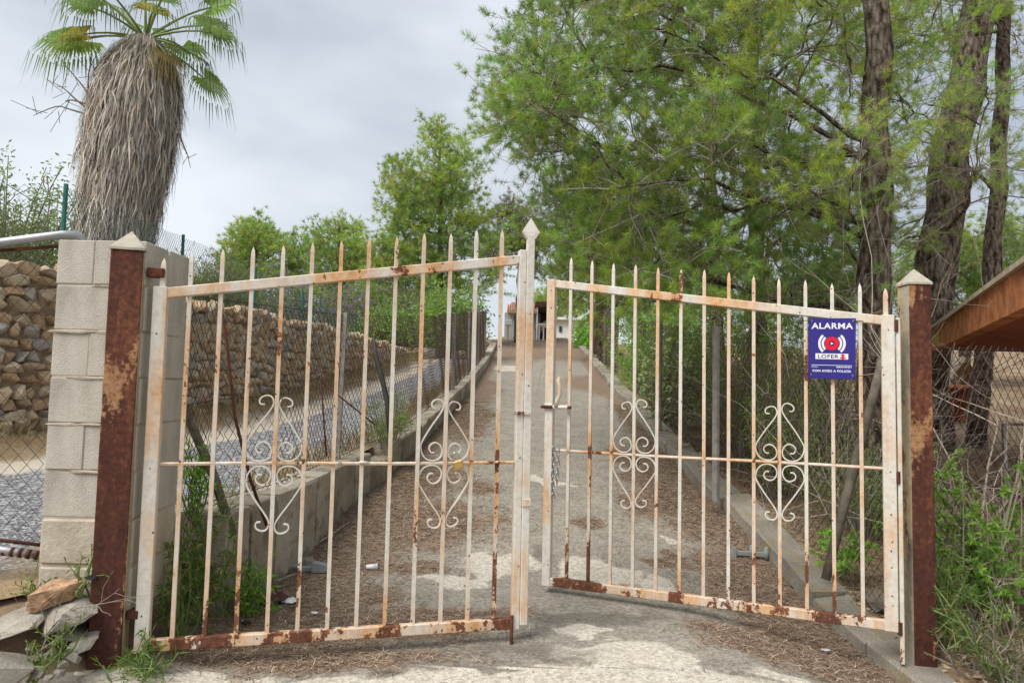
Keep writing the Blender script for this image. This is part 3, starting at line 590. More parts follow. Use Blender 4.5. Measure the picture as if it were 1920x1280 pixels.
for x0, x1, zc, hh in ((-.095, -.062, .0595, .0035), (.022, .095, .060, .0055)):
    x = x0
    while x < x1 - .003:
        w_ = rr.uniform(.0022, .0042); mb.add([(x, -.003, zc - hh / 2), (x + w_, -.003, zc - hh / 2), (x + w_, -.003, zc + hh / 2), (x, -.003, zc + hh / 2)], [(0, 1, 2, 3)]); x += w_ + rr.choice((.0009, .0009, .003))
mb.build('small_print', M['print_white'], sg)['kind'] = 'stuff'
text('CON AVISO A POLICÍA', .0150, 0, .041, .182, M['print_white'], .03)
for sx in (-1, 1):
    for zz in (.018, SHt - .014):
        x = sx * (SWd / 2 - .012); ring(x, zz, .003, .005, 0, 2 * math.pi, M['galv'], 'eyelet', -.0034, 12)
        mb = MB(); mb.tube([(x, -.005, zz), (sx * (SWd / 2 + .004), -.006, zz + .001), (sx * (SWd / 2 + .035), .002, zz)], .0016, 5); mb.build('cable_tie', M['tie'], sg)

# ================================================================== VEGETATION HELPERS
def needles(P, D, n, L, wd, spread, rng):
    """n needles for every tuft at P (k,3) pointing about D; returns (k*n*3,3)"""
    k = len(P); d = unit(D[:, None, :] + spread * rng.normal(size=(k, n, 3))); l_ = L * rng.uniform(.7, 1.15, (k, n, 1))
    side = unit(np.cross(d, rng.normal(size=(k, n, 3)))) * wd / 2; b = P[:, None, :] + d * .01
    return np.stack([b + side, b - side, b + d * l_], 2).reshape(-1, 3)
def blades(P, D, L, wd, rng, droop=0.0, fold=.0):
    """a four-cornered leaf at each P along D"""
    k = len(P); D = unit(D); side = unit(np.cross(D, rng.normal(size=(k, 3)))) * (wd * rng.uniform(.8, 1.2, (k, 1))) / 2; l_ = np.asarray(L).reshape(-1, 1) * rng.uniform(.75, 1.2, (k, 1))
    m = P + D * l_ * .5; tip = P + D * l_; tip[:, 2] -= droop * l_[:, 0]
    return np.stack([P, m + side, tip, m - side], 1).reshape(-1, 3)
def cols(n, palette, rng, jit=.18, lift=1.85):
    pal = np.array(palette) * (lift if (np.array(palette)[:, 1] > np.array(palette)[:, 0]).all() else 1); c = pal[rng.integers(0, len(pal), n)]; return np.clip(c * rng.uniform(1 - jit, 1 + jit, (n, 1)), .005, .95)
def bez(p0, p1, p2, n): return [p0 * (1 - t) ** 2 + p1 * 2 * t * (1 - t) + p2 * t * t for t in np.linspace(0, 1, n)]
G_PINE = [(.170, .245, .060), (.140, .215, .055), (.200, .270, .065), (.160, .225, .085), (.225, .265, .075), (.120, .180, .055)]
G_FAR = [(.180, .265, .065), (.215, .295, .070), (.145, .215, .065), (.235, .285, .085)]
G_DARK = [(.10, .155, .052), (.125, .18, .06), (.16, .21, .068)]
def in_poly(x, y, P):
    c = False; j = len(P) - 1
    for i in range(len(P)):
        if (P[i][1] > y) != (P[j][1] > y) and x < (P[j][0] - P[i][0]) * (y - P[i][1]) / (P[j][1] - P[i][1]) + P[i][0]: c = not c
        j = i
    return c
def poly_pts(P, n, rng, holes=()):
    xs = [p[0] for p in P]; ys = [p[1] for p in P]; o_ = []
    while len(o_) < n:
        x, y = rng.uniform(min(xs), max(xs)), rng.uniform(min(ys), max(ys))
        if in_poly(x, y, P) and not any(((x - a) / c) ** 2 + ((y - b) / d) ** 2 < 1 for a, b, c, d in holes): o_.append((x, y))
    return o_
def pine(name, label, trunk, r0, r1, targets, sc, rng, group=None, sub=8, tw=4, tuft=4, nn=12, NL=.066, NW=.0038, pal=G_PINE, bark='bark', twig='twig', dead=0, limb_r=.028, cat='pine tree', crown_mat='leaf', low=1.2, spread=.75):
    trunk = [np.array(p, float) for p in trunk]; base = trunk[0]; r_ = empty(name, base); tag(r_, label, cat, group); loc = lambda p: Vector(np.asarray(p, float) - base)
    tz = np.array([p[2] for p in trunk]); tp = np.array(trunk)
    def on_trunk(z): return np.array([np.interp(z, tz, tp[:, 0]), np.interp(z, tz, tp[:, 1]), min(max(z, tz[0]), tz[-1])])
    dense = [on_trunk(z) for z in np.linspace(tz[0], tz[-1], 22)]; rad = [r0 + (r1 - r0) * i / 21 for i in range(22)]; rad[0] *= 1.35; rad[1] *= 1.1
    rad = [q * (1 + .07 * math.sin(i * 2.3 + r0 * 50)) for i, q in enumerate(rad)]
    mb = MB(); mb.tube([loc(p + np.array([.02 * sc * math.sin(i * 1.7), .02 * sc * math.cos(i * 1.3), 0]) * min(1, r0 * 6)) for i, p in enumerate(dense)], rad, 14); mb.build('trunk', M[bark], r_, True)
    limbs = MB(); twigs = MB(); TP = []; TD = []; TL = []
    nmain = max(4, len(targets) // 7); nodes = []
    order = sorted(range(len(targets)), key=lambda i: (i * 7919) % 104729 % 997)
    for rank, ti in enumerate(order):
        T = np.array(targets[ti], float); h = T[2] - rng.uniform(-.25, .9) * sc; h = min(max(h, tz[0] + low), tz[-1] - .05); p0 = on_trunk(h)
        if rank >= nmain:
            nd_ = np.array(nodes); dd = np.linalg.norm(nd_ - T, axis=1); p0 = nd_[int(np.argmin(dd + .35 * np.linalg.norm(nd_ - on_trunk(h), axis=1)))]
        dv = T - p0; Ln = np.linalg.norm(dv) + 1e-3
        mid = p0 + dv * .5 + np.array([0, 0, rng.uniform(-.05, .22) * Ln]) + rng.normal(size=3) * .09 * Ln
        path = bez(p0, mid, T, 9); rb = min(limb_r * sc * (.5 + .35 * Ln / sc / 2), r0 * .5) * (1.25 if rank < nmain else .55)
        for i in range(1, 8): path[i] = path[i] + rng.normal(size=3) * .018 * Ln
        limbs.tube([loc(p) for p in path], [rb + (.006 * sc - rb) * i / 8 for i in range(9)], 5, False)
        if rank < nmain: nodes += path[2:]
        elif Ln > .5 * sc: nodes += path[3:6]
        ax = unit(dv)
        for s in range(sub):
            t_ = rng.uniform(.38, 1) if s else 1.0; i = min(int(t_ * 8), 7); q0 = path[i] + (path[i + 1] - path[i]) * (t_ * 8 - i)
            d = unit(ax * rng.uniform(.2, .9) + rng.normal(size=3) * np.array([.7, .7, .45]) + np.array([0, 0, .05])); l_ = rng.uniform(.25, .62) * sc
            q1 = q0 + d * l_; q1[2] -= .06 * sc; qm = (q0 + q1) / 2 + rng.normal(size=3) * .05 * sc + np.array([0, 0, .05 * sc])
            sp = bez(q0, qm, q1, 4); twigs.tube([loc(p) for p in sp], [.005 * sc, .0042 * sc, .0032 * sc, .002 * sc], 3, False)
            for k in range(tw):
                f_ = rng.uniform(.3, 1); j = min(int(f_ * 3), 2); a = sp[j] + (sp[j + 1] - sp[j]) * (f_ * 3 - j)
                e = unit(d * .6 + rng.normal(size=3) * .7 + np.array([0, 0, .25])); b = a + e * rng.uniform(.12, .3) * sc
                twigs.tube([loc(a), loc((a + b) / 2 + rng.normal(size=3) * .012 * sc), loc(b)], [.0025 * sc, .002 * sc, .0015 * sc], 3, False)
                for m in range(tuft):
                    g = rng.uniform(.45, 1.05); TL.append(rank); TP.append(a + (b - a) * g - base); TD.append(unit(e + np.array([0, 0, .3])))
    dl = [t_ for t_ in targets if t_[0] > .14 * t_[1] + .3] or targets
    for _ in range(dead):     # hanging bare twigs low in the crown
        T = np.array(dl[rng.integers(len(dl))]); q0 = T + rng.normal(size=3) * .3 * sc; d = unit(rng.normal(size=3) * np.array([1, 1, .3]) + np.array([0, 0, -.5])); l_ = rng.uniform(.5, 1.3) * sc
        path = [q0]
        for i in range(6): d = unit(d + rng.normal(size=3) * .22 + np.array([0, 0, -.06])); path.append(path[-1] + d * l_ / 6)
        twigs.tube([loc(p) for p in path], [.0045 * sc * (1 - .13 * i) for i in range(7)], 3, False)
        for k in range(6):
            a = path[1 + k % 6]; e = unit(d + rng.normal(size=3) * .8); b = a + e * rng.uniform(.15, .45) * sc; twigs.tube([loc(a), loc((a + b) / 2 + rng.normal(size=3) * .03 * sc), loc(b)], [.002 * sc, .0018 * sc, .0012 * sc], 3, False)
    limbs.build('limbs', M[bark], r_, True)['kind'] = 'stuff'; twigs.build('twigs', M[twig], r_)['kind'] = 'stuff'
    TP = np.array(TP); TD = np.array(TD); V = needles(TP, TD, nn, NL * sc, NW * sc, spread, rng)
    tone = rng.uniform(.72, 1.22, (len(targets), 1)) * np.stack([rng.uniform(.88, 1.2, len(targets)), np.ones(len(targets)), rng.uniform(.7, 1.5, len(targets))], 1); ct = np.clip(cols(len(TP), pal, rng, .22) * tone[np.array(TL)], 0, .6); br_ = rng.random(len(TP)) < .025; ct[br_] = (.34, .23, .12); o = tri_mesh('crown', V, M[crown_mat], r_, np.repeat(ct, nn, 0)); return r_
def bush(name, label, base, rx, ry, h, n_st, n_lf, L, wd, pal, rng, cat='shrub', group=None, twig='twig', z0=.15, mat='leaf', up=.35, cl=.12, stem_r=.008):
    base = np.array(base, float); r_ = empty(name, base); tag(r_, label, cat, group); mb = MB(); tips = []
    for i in range(n_st):
        a = rng.uniform(0, 2 * math.pi); q = math.sqrt(rng.uniform(0, 1)); t_ = np.array([rx * q * math.cos(a), ry * q * math.sin(a), h * rng.uniform(.45, 1) * (1 - .35 * q * q)])
        b0 = np.array([t_[0] * .25, t_[1] * .25, -.05]); mid = (b0 + t_) / 2 + rng.normal(size=3) * .08 * h
        p = bez(b0, mid, t_, 6); mb.tube([Vector(x) for x in p], [stem_r * (1 - .14 * k) for k in range(6)], 4, False); tips += p[2:]
        for k in range(3):
            s = p[2 + k]; e = s + rng.normal(size=3) * np.array([rx, ry, h]) * .16; mb.tube([Vector(s), Vector((s + e) / 2 + rng.normal(size=3) * .02 * h), Vector(e)], stem_r * .4, 3, False); tips.append(e)
    mb.build('stems', M[twig], r_); tips = np.array(tips)
    P = tips[rng.integers(0, len(tips), n_lf)] + rng.normal(size=(n_lf, 3)) * np.array([rx, ry, h]) * cl; P[:, 2] = np.maximum(P[:, 2], .01)
    P = P[P[:, 2] > z0 * h * rng.uniform(0, 1, len(P))]; D = rng.normal(size=(len(P), 3)) + np.array([0, 0, up])
    tri_mesh('foliage', blades(P, D, L, wd, rng, .15), M[mat], r_, cols(len(P), pal, rng, .25), 4); return r_
G_BUSH = [(.15, .235, .055), (.115, .19, .047), (.19, .27, .065), (.09, .15, .042)]
G_BRIGHT = [(.16, .30, .045), (.12, .24, .04), (.21, .34, .06), (.09, .18, .035)]
G_GREY = [(.17, .20, .13), (.24, .27, .18), (.13, .16, .09), (.32, .34, .25)]
G_DRY = [(.30, .22, .11), (.40, .31, .17), (.22, .15, .08), (.34, .28, .15)]
G_LITTER = [(.29, .20, .14), (.40, .29, .21), (.18, .13, .095), (.47, .37, .28), (.34, .22, .14)]
def gz(x, y): return float(GROUND(x, y))

# ================================================================== THE BIG PINES ON THE RIGHT
rng = np.random.default_rng(11)
TA = [(2.88, 5.6, .62), (2.86, 5.6, 1.6), (2.88, 5.6, 2.6), (2.92, 5.62, 4.0), (2.95, 5.65, 5.5), (3.0, 5.7, 7.2)]
b_ = at(1748, 560, 8.2); t_ = at(1836, 30, 8.2); TB = [(b_.x - .12, 8.2, .9), (b_.x - .1, 8.2, 1.7), (b_.x, 8.2, b_.z), ((b_.x * .55 + t_.x * .45), 8.2, b_.z * .45 + t_.z * .55), (t_.x, 8.2, t_.z), (t_.x + .35, 8.3, 8.4)]
TC = [tuple(at(u, v, 8.6)) for u, v in ((1822, 905), (1835, 760), (1852, 600), (1868, 400), (1878, 200), (1885, -40))]
TD = [(3.3, 9.4, 1.05), (3.25, 9.4, 3), (3.2, 9.4, 5), (3.2, 9.5, 8.0)]
TE = [(4.1, 14, 1.55), (4.0, 14, 4), (3.9, 14, 7), (3.9, 14, 10.5)]
OUTL = [(950, -90), (958, 40), (985, 100), (935, 130), (912, 150), (935, 185), (893, 208), (912, 250), (965, 290), (1035, 322), (1000, 372), (985, 402), (1030, 432), (1015, 470), (1040, 520), (1085, 575), (1200, 600), (1400, 585), (1640, 560), (1640, -90)]
OUTR = [(1640, -90), (1640, 520), (1730, 470), (1800, 420), (1920, 380), (1990, 380), (1990, -90)]
H1 = [(1140, 245, 60, 30), (1320, 335, 80, 32), (1745, 330, 60, 110), (1880, 230, 55, 70), (1060, 330, 40, 20), (1460, 60, 50, 40), (1150, 130, 40, 25), (1560, 250, 40, 40), (1230, 170, 35, 25)]
tgt = {k: [] for k in 'ABCDE'}
OUTL = [(u + (38 if u < 1100 else 0), v) for u, v in OUTL]
for u, v in poly_pts(OUTL, 160, rng, H1):
    Yd = rng.uniform(5.0, 8.4); tgt['A' if Yd < 6.9 else 'D'].append(at(u, v, Yd))
for u, v in poly_pts(OUTL, 22, rng, H1): tgt['D'].append(at(u + 15, v, rng.uniform(8.4, 10.6)))
for u, v in poly_pts([(1010, 60), (1010, 300), (1060, 420), (1100, 590), (1400, 600), (1700, 560), (1700, 300), (1010, 300)], 16, rng, H1): tgt['E'].append(at(u, v, rng.uniform(12, 16)))
for u, v in poly_pts(OUTR, 44, rng, H1):
    Yd = rng.uniform(6.2, 9.8); tgt['B' if Yd < 8.3 else 'C'].append(at(u, v, Yd))
# outline tips of the crown over the driveway
for u, v in [(962, 20), (955, 75), (985, 110), (925, 140), (945, 165), (905, 205), (915, 225), (930, 262), (975, 285), (1010, 305), (1040, 318), (1000, 385), (1030, 410), (1020, 455), (1045, 500), (1000, 60), (1000, 190), (990, 240), (1050, 280), (1080, 400), (1070, 470)]:
    tgt['D' if v > 330 else 'A'].append(at(u + 42, v, rng.uniform(6.4, 8.8)))
GP = 'pines on the right side of the driveway'
pine('pine_tree', 'tall grey-barked pine with upright trunk standing right behind the alarm sign', TA, .138, .075, tgt['A'], 1.0, rng, GP, sub=9, tuft=6, nn=17, dead=60, limb_r=.022)
pine('pine_tree', 'thick leaning pine with reddish bark rising behind the right gate post', TB, .245, .16, tgt['B'], 1.0, rng, GP, sub=8, nn=17, dead=40, limb_r=.024)
pine('pine_tree', 'slender dark pine trunk farthest right, seen through the wire mesh', TC, .12, .07, tgt['C'], 1.0, rng, GP, sub=8, nn=17, dead=25)
pine('pine_tree', 'middle pine overhanging the driveway, its trunk hidden by lower branches', TD, .13, .07, tgt['D'], 1.25, rng, GP, sub=9, tuft=5, nn=15, dead=50)
pine('pine_tree', 'tall pine behind the variegated shrub, farther up the driveway', TE, .16, .08, tgt['E'], 2.0, rng, GP, sub=8, nn=10, dead=10)

# ================================================================== FAR TREES
def far_pine(label, poly, Y, n, base_u, sc, group='pines beyond the lane', pal=G_FAR, cat='pine tree', zbase=None, twig='twig', nn=10, r0=.16, dy=None, sub=7):
    xs = [p[0] for p in poly]; ys = [p[1] for p in poly]; b = at(base_u, 560, Y); z0 = gz(b.x, Y) if zbase is None else zbase; top = at(sum(xs) / len(xs), min(ys) + 12, Y)
    dy = dy or (max(xs) - min(xs)) / FPX * Y * .4; sc *= .6; T = [at(u, v, Y + rng.uniform(-dy, dy)) for u, v in poly_pts(poly, int(n * 1.9), rng)]
    pine('pine_tree', label, [(b.x, Y, z0), (b.x * .5 + top.x * .5, Y, (z0 + top.z) / 2), (top.x, Y, top.z)], r0, .05, T, sc, rng, group, sub=sub, tw=4, tuft=3, nn=nn, pal=pal, low=(top.z - z0) * .18, NL=.125, NW=.0105, twig=twig, limb_r=.035)
far_pine('tall bright green pine with twin tops standing highest in the middle distance', [(745, 300), (765, 285), (780, 300), (795, 250), (815, 240), (840, 265), (865, 285), (885, 320), (895, 350), (890, 380), (930, 400), (935, 450), (930, 520), (900, 560), (830, 560), (760, 560), (735, 500), (745, 430), (720, 390), (712, 330)], 28, 85, 830, 2.6)
far_pine('brownish thin pine with a dark bare trunk next to the gate finial', [(935, 395), (960, 385), (1000, 420), (1025, 480), (1015, 510), (960, 505), (935, 470)], 31, 22, 976, 2.4, pal=[(.15, .15, .055), (.19, .15, .07), (.12, .15, .05)], r0=.22)
far_pine('round-topped green pine left of the palest gate pickets', [(438, 440), (460, 418), (500, 415), (520, 440), (535, 480), (535, 530), (430, 530), (425, 490)], 34, 34, 480, 2.8)
far_pine('low yellow-green pine between two taller far pines', [(535, 470), (560, 450), (580, 465), (590, 540), (530, 540)], 36, 16, 560, 2.6)
far_pine('slim pine with two tufted tops behind the purple blossoms', [(585, 435), (600, 428), (625, 440), (640, 405), (655, 410), (680, 440), (690, 480), (685, 560), (590, 560), (600, 490)], 33, 38, 640, 2.6)
far_pine('small pale pine at the left foot of the tallest far pine', [(695, 470), (720, 445), (745, 460), (750, 570), (690, 570)], 26, 22, 722, 2.0)
far_pine('low dark pine thicket tree behind the rocks at the end of the lane', [(640, 560), (700, 545), (760, 540), (820, 560), (830, 640), (640, 640)], 25, 30, 730, 2.0, pal=G_DARK + G_BUSH[:2], twig='twig')
far_pine('green pine crown showing above the white house roof', [(1000, 560), (1030, 545), (1065, 560), (1075, 590), (1000, 590)], 46, 16, 1035, 3.4)
far_pine('hazy pine behind the canopy on the far right', [(1700, 470), (1760, 440), (1850, 430), (1960, 450), (1990, 560), (1850, 600), (1700, 600)], 17, 40, 1800, 2.0, group=GP, pal=G_FAR + G_DARK)
far_pine('broad dark pine behind the shrubs between the right fence posts', [(1180, 520), (1300, 500), (1480, 500), (1640, 500), (1690, 560), (1640, 640), (1400, 660), (1180, 640)], 19, 34, 1400, 2.2, group=GP, pal=G_FAR[:1] + G_DARK + G_BUSH[:2])
far_pine('grey-green pine standing against the sky over the right hedge', [(1040, 470), (1100, 440), (1190, 470), (1200, 590), (1080, 600)], 21, 26, 1130, 2.2, group=GP, pal=G_FAR[:1] + G_BUSH[:2])

# shrubs
GB = 'shrubs beside the driveway'
bush('rounded_shrub', 'large rounded dark green shrub at the far left edge of the driveway', (-1.75, 20.5, gz(-1.75, 20.5)), 1.25, 1.3, 2.1, 70, 9000, .14, .05, G_BUSH + G_DARK, rng, group=GB, stem_r=.02)
bush('rounded_shrub', 'lower shrub spreading left of the large rounded one at the lane end', (-3.6, 21.5, gz(-3.6, 21.5)), 1.7, 1.2, 1.3, 60, 6000, .13, .045, G_BUSH + G_DARK, rng, group=GB, stem_r=.02)
bush('hedge_shrub', 'bright green bush on the right near the white house', (3.1, 28, gz(3.1, 28) - .1), .8, 1, 1.5, 40, 4000, .14, .06, G_BRIGHT, rng, group=GB)
bush('hedge_shrub', 'dense green hedge bush leaning over the right side of the driveway', (2.65, 13.2, gz(2.65, 13.2)), .75, 1.9, 1.9, 90, 16000, .06, .026, G_BUSH + G_BRIGHT[:2], rng, group=GB, cl=.10)
bush('hedge_shrub', 'green hedge bush behind the variegated shrub', (2.55, 10.6, gz(2.55, 10.6)), .6, 1.1, 1.75, 70, 10000, .055, .024, G_BUSH, rng, group=GB, cl=.10)
bush('variegated_shrub', 'pale cream-leaved variegated shrub at the right kerb', (2.12, 9.5, gz(2.2, 9.5)), .38, .35, 1.35, 34, 1500, .085, .045, G_GREY + [(.45, .46, .32)], rng, group=GB, cl=.12)
for lab, x, y, rx, ry, h, n, pal in [('dark feathery bush behind the first fence post on the right', 2.6, 8.3, .5, .7, 1.5, 8000, G_DARK + G_BUSH), ('tall green feathery bush between the two right fence posts', 2.75, 7.0, .55, .7, 1.45, 8000, G_BUSH), ('yellow-green wispy bush in front of the second right fence post', 2.25, 5.9, .35, .45, 1.25, 4500, G_BUSH + [(.17, .18, .05)]), ('low dark bush under the pine beside the right kerb', 2.55, 5.2, .4, .4, .75, 2600, G_DARK + G_BUSH), ('grey-green thicket bush filling the gap behind the alarm sign', 3.5, 8.6, .9, .9, 1.6, 8000, G_DARK + G_BUSH), ('thin dry bush left of the pine trunk', 2.35, 6.9, .6, .5, 1.6, 3200, G_DARK + G_DRY)]:
    bush('feathery_shrub', lab, (x, y, gz(x, y)), rx, ry, h, 60, n, .045, .008, pal, rng, group='feathery shrubs behind the right fence', stem_r=.006, cl=.11)
# bare branch tangles (grey twigs) on the right
def tangle(name, label, base, n, h, rx, rng, r0=.012, mat='twig', up=.9, depth=3, cat='dead shrub', group=None):
    base = np.array(base, float); r_ = empty(name, base); tag(r_, label, cat, group); mb = MB()
    def grow(p, d, l_, r, lev):
        path = [p]
        for i in range(5): d = unit(d + rng.normal(size=3) * .2); path.append(path[-1] + d * l_ / 5)
        mb.tube([Vector(q) for q in path], [r * (1 - .12 * i) for i in range(6)], 4 if lev == 0 else 3, False)
        if lev < depth:
            for k in range(3 if lev == 0 else 2):
                i = rng.integers(2, 6); grow(path[i], unit(d + rng.normal(size=3) * .65), l_ * rng.uniform(.4, .75), r * .55, lev + 1)
    for i in range(n):
        grow(rng.normal(size=3) * np.array([rx, rx, 0]) * .4, unit(np.array([rng.normal() * .6, rng.normal() * .6, up])), h * rng.uniform(.5, 1), r0 * rng.uniform(.6, 1.1), 0)
    mb.build('branches', M[mat], r_)['kind'] = 'stuff'; return r_
GT = 'bare twiggy shrubs on the right'
for lab, x, y, n, h, mat in [('bare grey twig tangle behind the alarm sign', 2.75, 6.6, 26, 1.3, 'twig'), ('leafless brown brushwood heap at the foot of the upright pine', 3.05, 5.25, 24, .9, 'twig'), ('leafless thicket just right of the right kerb bend', 2.45, 7.7, 22, 1.2, 'twig_dark'), ('dense bare twigs between the upright pine and the right gate post', 2.95, 6.1, 22, 1.5, 'twig')]:
    tangle('bare_shrub', lab, (x, y, gz(x, y) - .02), n, h, .9, rng, .010, mat, group=GT)
tangle('bare_shrub', 'pale leafless shrub with long sprawling branches right of the right gate post', (2.95, 4.35, gz(2.95, 4.35) - .02), 5, 1.5, .5, rng, .008, 'twig_pale', .8, 3, group=GT)
tangle('bare_shrub', 'pale dead branches arching in front of the orange canopy', (3.25, 4.7, gz(3.25, 4.7) - .02), 4, 1.8, .4, rng, .009, 'twig_pale', 1.3, 3, group=GT)

# leafy mastic shrub, bottom right
def mastic(name, label, base, stems, rng, L=.05, pal=G_BRIGHT, group=None, spread=(.5, .3, .8), n_r=9, nl=9, mat='twig_pale', wd=.017):
    base = np.array(base, float); r_ = empty(name, base); tag(r_, label, 'shrub', group); mb = MB(); P = []; D = []
    for i in range(stems):
        T = np.array([rng.uniform(-1, 1) * spread[0], rng.uniform(-1, 1) * spread[1], rng.uniform(.25, 1) * spread[2]]); p = bez(np.array([T[0] * .3, T[1] * .3, -.03]), T * .5 + rng.normal(size=3) * .06, T, 7)
        mb.tube([Vector(q) for q in p], [.006 - .0006 * k for k in range(7)], 4, False)
        for k in range(n_r):
            t_ = rng.uniform(.35, 1); j = min(int(t_ * 6), 5); a = p[j] + (p[j + 1] - p[j]) * (t_ * 6 - j); e = unit(rng.normal(size=3) + np.array([0, 0, .5])); b = a + e * rng.uniform(.04, .13); mb.tube([Vector(a), Vector(b)], .0022, 3, False)
            for m in range(nl): P.append(b - e * rng.uniform(0, .05)); D.append(e * .8 + rng.normal(size=3) * .75)
    mb.build('stems', M[mat], r_); P = np.array(P); tri_mesh('foliage', blades(P, np.array(D), L, wd, rng, .1), M['leaf'], r_, cols(len(P), pal, rng, .2), 4); return r_
GM = 'leafy shrubs by the right gate post'
mastic('leafy_shrub', 'bright green leafy shrub just right of the right gate post', (2.58, 4.15, gz(2.6, 4.15)), 24, rng, pal=G_BRIGHT + G_BUSH, group=GM, spread=(.32, .25, .95))
mastic('leafy_shrub', 'green leafy shrub at the right picture edge below the canopy', (2.86, 4.1, gz(2.86, 4.1)), 26, rng, pal=G_BRIGHT + G_BUSH, group=GM, spread=(.35, .3, .95))
mastic('leafy_shrub', 'low thin-leaved shrub in the bottom right corner', (2.42, 3.45, gz(2.42, 3.45)), 18, rng, .036, G_DARK + G_DRY[:1], GM, (.38, .3, .42), 8, 8, 'stem_green', .007)
mastic('leafy_shrub', 'wispy dark green weed at the foot of the right gate post', (2.30, 3.85, gz(2.3, 3.85)), 18, rng, .036, G_DARK + G_BUSH[:1], GM, (.12, .2, .5), 8, 8, 'stem_green', .007)
mastic('leafy_shrub', 'small bright green sprig behind the right leaf hinge stile', (2.12, 4.5, gz(2.2, 4.5) + .08), 5, rng, .055, G_BRIGHT, GM, (.12, .12, .42))
mastic('leafy_shrub', 'bright green oleander shoot beside the upright pine trunk', (2.75, 5.0, gz(2.75, 5.0)), 9, rng, .07, G_BRIGHT, GM, (.14, .14, .72))

# ================================================================== PALM
pr = np.random.default_rng(21); PX, PY = -5.02, 9.0; pz0 = gz(PX, PY)
pm = empty('palm_tree', (PX, PY, pz0)); tag(pm, 'fan palm with a thick skirt of dead grey fronds on the left', 'palm tree')
PT = 5.98 - pz0     # crown centre above the base
mb = MB(); mb.tube([(-.15, 0, -.1), (-.08, 0, 1.2), (.02, 0, 2.0), (.10, 0, PT - .35), (.15, 0, PT)], [.36, .34, .32, .24, .16], 14); mb.build('trunk', M['bark'], pm, True)
def skirt_r(z):      # z above base
    zz = z + pz0; return np.interp(zz, [2.4, 3.5, 3.92, 4.46, 4.94, 5.41, 5.75, 6.02], [.36, .39, .42, .48, .51, .47, .36, .20])
mb = MB(); prof = [(float(skirt_r(z)) * .86, z) for z in np.linspace(0, PT + .02, 16)]; n = 20
mb.add([(r_ * math.cos(2 * math.pi * j / n) + .09 * (z + pz0 - 4.3), r_ * math.sin(2 * math.pi * j / n), z) for r_, z in prof for j in range(n)], [(i * n + j, i * n + (j + 1) % n, (i + 1) * n + (j + 1) % n, (i + 1) * n + j) for i in range(15) for j in range(n)])
mb.build('skirt_core', M['dry_core'] if 'dry_core' in M else simple('dry_core', (.13, .10, .075), .95, .1, 0, .4, 20, .4), pm)
k = 23000; a = pr.uniform(0, 2 * math.pi, k); zt = pr.uniform(.35, PT + .05, k); r_ = skirt_r(zt) * pr.uniform(.84, 1.06, k)
P = np.stack([r_ * np.cos(a), r_ * np.sin(a), zt], 1); l_ = pr.uniform(.25, .75, k); zb = zt - l_; rb = np.maximum(skirt_r(np.maximum(zb, 0)) * np.where(pr.random(k) < .12, pr.uniform(1.0, 1.38, k), pr.uniform(.9, 1.1, k)), r_ * .75); ab = a + pr.normal(0, .06, k)
Q = np.stack([rb * np.cos(ab), rb * np.sin(ab), zb], 1); sd_ = np.stack([-np.sin(a), np.cos(a), np.zeros(k)], 1) * pr.uniform(.003, .009, (k, 1)); m_ = (P + Q) / 2 + np.stack([np.cos(a), np.sin(a), np.zeros(k)], 1) * pr.uniform(-.01, .05, (k, 1)) + pr.normal(0, .028, (k, 3))
V = np.stack([P, m_ + sd_, Q, m_ - sd_], 1).reshape(-1, 3); V[:, 0] += .09 * (V[:, 2] + pz0 - 4.3); so = tri_mesh('skirt', V, M['dry'], pm, cols(k, [(.53, .475, .42), (.42, .375, .335), (.62, .57, .51), (.22, .19, .165), (.55, .45, .33), (.48, .44, .40)], pr, .35), 4); so['kind'] = 'stuff'
k = 1500; a = pr.uniform(0, 2 * math.pi, k); zt = PT - .05 - (PT - .6) * pr.random(k) ** 1.3; r_ = skirt_r(zt) * pr.uniform(.95, 1.05, k); l_ = pr.uniform(.3, .7, k); zb = zt - l_; rb = np.maximum(skirt_r(np.maximum(zb, 0)), r_) * pr.uniform(1.0, 1.25, k); ab = a + pr.normal(0, .12, k)
P = np.stack([r_ * np.cos(a), r_ * np.sin(a), zt], 1); Q = np.stack([rb * np.cos(ab), rb * np.sin(ab), zb], 1); m_ = (P + Q) / 2 + np.stack([np.cos(a), np.sin(a), np.zeros(k)], 1) * pr.uniform(.0, .07, (k, 1)); sd_ = np.stack([-np.sin(a), np.cos(a), np.zeros(k)], 1) * pr.uniform(.005, .013, (k, 1))
V = np.stack([P, m_ + sd_, Q, m_ - sd_], 1).reshape(-1, 3); V[:, 0] += .09 * (V[:, 2] + pz0 - 4.3); tri_mesh('hanging_fronds', V, M['dry'], pm, cols(k, [(.50, .45, .40), (.40, .365, .335), (.60, .55, .49), (.24, .21, .19)], pr, .3), 4)['kind'] = 'stuff'
